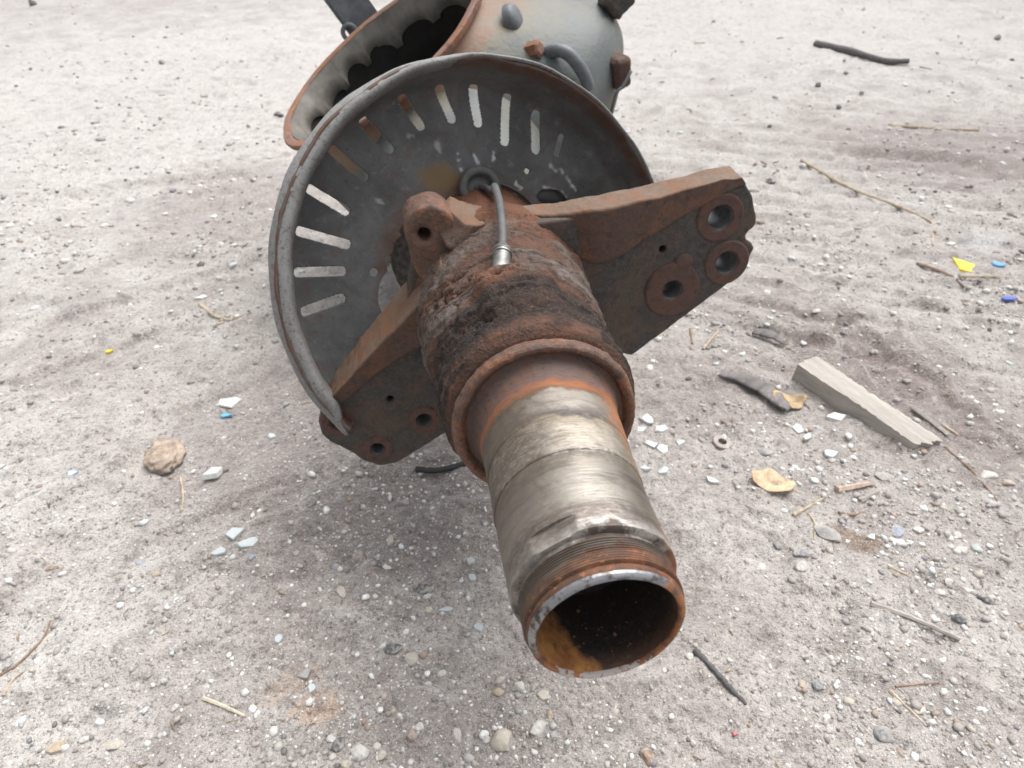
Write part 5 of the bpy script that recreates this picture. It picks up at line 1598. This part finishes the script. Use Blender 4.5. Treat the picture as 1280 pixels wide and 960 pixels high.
# stones that can be told apart
for x, w, h, t, mat, lab, rz in [
    ((0.432, 0.545), 0.0395, 0.0264, 0.016, 'grey', 'angular grey stone by the rust stain', -0.5),
    ((0.390, 0.516), 0.0321, 0.0214, 0.010, 'slate', 'flat slate coloured stone left of the rust stain', 0.2),
    ((0.378, 0.494), 0.0210, 0.0168, 0.011, 'white', 'white pebble below the flat slate stone', 0.2),
    ((0.362, 0.533), 0.0152, 0.0130, 0.008, 'slate', 'small slate pebble left of the angular grey stone', 0.4),
    ((0.329, 0.500), 0.0190, 0.0148, 0.006, 'white', 'flat whitish stone right of the spindle', 0.4),
    ((0.396, 0.287), 0.0255, 0.0204, 0.013, 'slate', 'smooth dark pebble at the bottom right', -0.1),
    ((0.554, 0.426), 0.0216, 0.0148, 0.010, 'dark', 'dark pebble near the end of the grey stick', -0.2),
    ((0.607, 0.453), 0.0303, 0.0141, 0.008, 'dark', 'dark flat stone at the right edge', -0.5),
    ((0.721, 0.660), 0.0302, 0.0181, 0.008, 'white', 'white oval pebble at the right edge', -0.1),
    ((0.743, 0.645), 0.0215, 0.0120, 0.006, 'tan', 'pinkish pebble right of the white oval one', -0.1),
    ((0.610, 0.526), 0.0216, 0.0140, 0.008, 'white', 'white pebble among the right hand grit, left of a pair', -0.1),
    ((0.631, 0.528), 0.0141, 0.0173, 0.008, 'green', 'greenish white pebble, right of a pair', 0.1),
    ((0.599, 0.533), 0.0120, 0.0098, 0.006, 'white', 'small white pebble left of the pair', 0.1),
    ((0.619, 0.554), 0.0155, 0.0133, 0.006, 'white', 'white pebble above the pair on the right', -0.6),
    ((0.571, 0.482), 0.0135, 0.0104, 0.006, 'white', 'white pebble below the pair on the right', 0.2),
    ((0.552, 0.466), 0.0133, 0.0112, 0.006, 'white', 'lowest white pebble on the right', -0.6),
    ((0.564, 0.557), 0.0200, 0.0133, 0.007, 'white', 'whitish pebble right of the rust stain', 0.1),
    ((0.533, 0.553), 0.0243, 0.0221, 0.007, 'blue', 'bluish stone right of the rust stain', 0.1),
    ((0.563, 0.657), 0.0314, 0.0193, 0.007, 'grey', 'pale grey stone below the splintered bar end', -0.3),
    ((0.407, 0.727), 0.0306, 0.0191, 0.008, 'grey', 'dusty grey stone between washer and bar', -0.3),
    ((0.331, 0.683), 0.0160, 0.0123, 0.007, 'slate', 'small bluish pebble below the washer', 0),
    ((0.833, 0.813), 0.0271, 0.0149, 0.006, 'white', 'whitish flat pebble on the right stain', 0.1),
    ((-0.159, 0.273), 0.0217, 0.0201, 0.013, 'white', 'broad whitish stone at the bottom, left of centre', 0.3),
    ((-0.192, 0.286), 0.0144, 0.0127, 0.009, 'white', 'whitish stone left of the broad one', 0.1),
    ((-0.186, 0.281), 0.0203, 0.0169, 0.009, 'dark', 'dark lump behind two whitish stones', 0.7),
    ((-0.188, 0.268), 0.0083, 0.0100, 0.007, 'white', 'small white chip of stone at the bottom left', 0.1),
    ((-0.171, 0.261), 0.0132, 0.0115, 0.008, 'cream', 'cream stone at the very bottom, left', 0.1),
    ((-0.137, 0.270), 0.0125, 0.0108, 0.008, 'cream', 'cream pebble right of the broad whitish stone', 0.4),
    ((-0.143, 0.279), 0.0093, 0.0093, 0.007, 'white', 'white pebble above the cream one', 0.4),
    ((-0.100, 0.296), 0.0129, 0.0103, 0.008, 'white', 'white angular stone beside a reddish crumb', 0.4),
    ((-0.107, 0.288), 0.0153, 0.0136, 0.008, 'brown', 'reddish brown crumb at the bottom centre', 0.4),
    ((-0.059, 0.289), 0.0119, 0.0187, 0.010, 'white', 'upright white stone left of the big broken one', 0.2),
    ((-0.010, 0.283), 0.0287, 0.0254, 0.020, 'cream', 'big broken cream stone at the bottom centre', 0.2),
    ((-0.027, 0.284), 0.0102, 0.0102, 0.008, 'white', 'white pebble touching the big broken stone', 0.2),
    ((0.027, 0.293), 0.0248, 0.0171, 0.012, 'white', 'long white stone right of the big broken one', 0.6),
    ((0.044, 0.288), 0.0119, 0.0094, 0.007, 'grey', 'grey pebble right of the long white stone', 0.2),
    ((0.042, 0.308), 0.0087, 0.0113, 0.007, 'tan', 'tan pebble above the long white stone', 0.2),
    ((0.008, 0.340), 0.0144, 0.0144, 0.011, 'white', 'round white pebble under the spindle mouth', 0.2),
    ((-0.016, 0.335), 0.0161, 0.0116, 0.008, 'tan', 'tan pebble left of the round white one', 0.2),
    ((0.036, 0.331), 0.0160, 0.0125, 0.009, 'cream', 'cream stone right of the round white one', 0.2),
    ((-0.014, 0.348), 0.0118, 0.0091, 0.007, 'cream', 'small cream pebble above the tan one', 0.2),
    ((-0.117, 0.373), 0.0186, 0.0186, 0.012, 'cream', 'angular cream stone left of the spindle mouth', 0.5),
    ((-0.142, 0.385), 0.0283, 0.0151, 0.009, 'dark', 'dark crumb of tar beside the angular cream stone', 0.0),
    ((-0.096, 0.345), 0.0091, 0.0072, 0.006, 'white', 'small white pebble right of a thin straw', 0.0),
    ((-0.081, 0.357), 0.0128, 0.0092, 0.006, 'white', 'flat white pebble right below the angular cream stone', 0.0),
    ((-0.115, 0.462), 0.0285, 0.0204, 0.008, 'dark', 'black flat stone on the grit left of the spindle', -0.1),
    ((-0.107, 0.451), 0.0161, 0.0091, 0.007, 'white', 'white chip lying against the black flat stone', 0.5),
    ((-0.172, 0.497), 0.0189, 0.0126, 0.007, 'dark', 'smaller black stone with a white chip', 0.5),
    ((-0.162, 0.490), 0.0157, 0.0094, 0.006, 'white', 'white chip beside the smaller black stone', -0.4),
    ((-0.104, 0.436), 0.0119, 0.0089, 0.006, 'cream', 'cream pebble below the black flat stone', 0),
    ((-0.164, 0.532), 0.0098, 0.0195, 0.008, 'cream', 'upright cream chip on the dark grit', 0.1),
    ((-0.214, 0.453), 0.0121, 0.0202, 0.005, 'cream', 'thin cream flake on the left dirt', 0.5),
    ((-0.238, 0.356), 0.0183, 0.0128, 0.006, 'grey', 'flat grey pebble in the left dirt', 0),
    ((-0.232, 0.497), 0.0126, 0.0105, 0.006, 'blue', 'bluish pebble left of the smaller black stone', 0.2),
    ((-0.496, 0.506), 0.0138, 0.0159, 0.006, 'blue', 'bluish grey chip on the left', 0.2),
    ((-0.462, 0.484), 0.0125, 0.0104, 0.006, 'tan', 'tan pebble right of the bluish chip', 0.2),
    ((-0.603, 0.492), 0.0230, 0.0105, 0.007, 'brown', 'brown crumb at the left', 0.0),
    ((-0.482, 0.277), 0.0218, 0.0151, 0.008, 'tan', 'pinkish flat stone at the bottom left corner', 0.3),
    ((-0.458, 0.286), 0.0127, 0.0085, 0.006, 'white', 'white stone right of the pinkish flat one', 0.1),
    ((-0.417, 0.277), 0.0201, 0.0118, 0.007, 'cream', 'cream flat stone at the bottom left', 0.1),
    ((-0.369, 0.315), 0.0105, 0.0096, 0.008, 'white', 'white pebble left of the pale splinter', 0.1),
    ((-0.393, 0.344), 0.0090, 0.0072, 0.006, 'white', 'small white pebble above the pale splinter', 0.1),
    ((-0.544, 0.380), 0.0085, 0.0075, 0.006, 'white', 'small white pebble right of the curved root', 0.1),
    ((0.139, 0.264), 0.0182, 0.0199, 0.012, 'brown', 'brown and grey stone at the bottom right of the spindle', 0.4),
    ((0.175, 0.359), 0.0083, 0.0073, 0.006, 'white', 'white bead of stone left of the dark crooked stick', 0.4),
    ((0.207, 0.374), 0.0121, 0.0103, 0.007, 'white', 'white crumb of stone above the dark crooked stick', 0.4),
    ((0.372, 0.322), 0.0132, 0.0115, 0.007, 'cream', 'cream pebble low on the right', 0.4),
    ((0.326, 0.339), 0.0117, 0.0108, 0.007, 'tan', 'tan pebble right of the crooked stick', 0.4),
    ((0.342, 0.339), 0.0144, 0.0117, 0.006, 'slate', 'slate flake right of the tan pebble', 0.4),
    ((0.447, 0.316), 0.0175, 0.0140, 0.005, 'cream', 'cream flake low on the right', 0.4),
    ((0.450, 0.293), 0.0077, 0.0060, 0.006, 'white', 'small white pebble right of the smooth dark one', 0.4),
    ((0.327, 0.295), 0.0077, 0.0069, 0.006, 'white', 'small white pebble left of the smooth dark one', 0.4),
    ((0.743, 1.790), 0.0368, 0.0322, 0.02, 'dark', 'dark clod behind the bracket tip', 0.1),
    ((0.669, 1.711), 0.0400, 0.0200, 0.012, 'dark', 'flat dark clod just right of the bracket tip', 0.1),
    ((1.225, 2.733), 0.0289, 0.0289, 0.03, 'dark', 'small dark stone below the far branch', 0.1),
    ((0.775, 1.173), 0.0204, 0.0221, 0.010, 'white', 'white pebble above the dark stain on the right', 0.1),
    ((0.639, 1.132), 0.0233, 0.0150, 0.008, 'white', 'white pebble between bracket and stain', 0.1),
    ((0.703, 1.304), 0.0348, 0.0183, 0.008, 'white', 'flat white stone right of the bracket', 0.1),
    ((1.290, 2.253), 0.0275, 0.0220, 0.014, 'white', 'white pebble at the end of the far stalk', 0.1),
    ((1.063, 1.410), 0.0271, 0.0193, 0.010, 'white', 'white pebble above the yellow scrap', 0.1),
    ((-2.985, 4.583), 0.0499, 0.0300, 0.06, 'dark', 'small dark stone in the top left corner', 0.1),
    ((-1.591, 3.173), 0.0327, 0.0254, 0.03, 'dark', 'small dark stone on the far left ground', 0.1),
    ((-0.852, 2.431), 0.0408, 0.0292, 0.02, 'dark', 'dark clod left of the orange flange', 0.1),
    ((2.434, 3.579), 0.0443, 0.0282, 0.04, 'dark', 'dark stone at the far right edge', 0.1),
    ((-0.340, 0.501), 0.0106, 0.0095, 0.005, 'blue', 'small blue grey chip below the three glass pieces', 0.1),
]:
    stone(x, w, h, t, mat, lab, rz)

# a crumbling clod of brown earth
SEED[0] += 1
V, F = ico(4)
V = V * (1 + 0.40 * fbm(V * 2.2, 4, 700)[:, None] + 0.22 * fbm(V * 7, 4, 705, 0.65)[:, None])
V = V * np.array([0.0274, 0.0373, 0.014])
put('earth_clod', mesh_from('earth_clod', V, F, plain_mat('brown_clod', (0.40, 0.32, 0.255), 0.9, 0.3, 80, 0.9, 0.003)), (-0.537, 0.693), 0.004, 0.5, 'crumbly brown clod of earth on the left', 'clod')
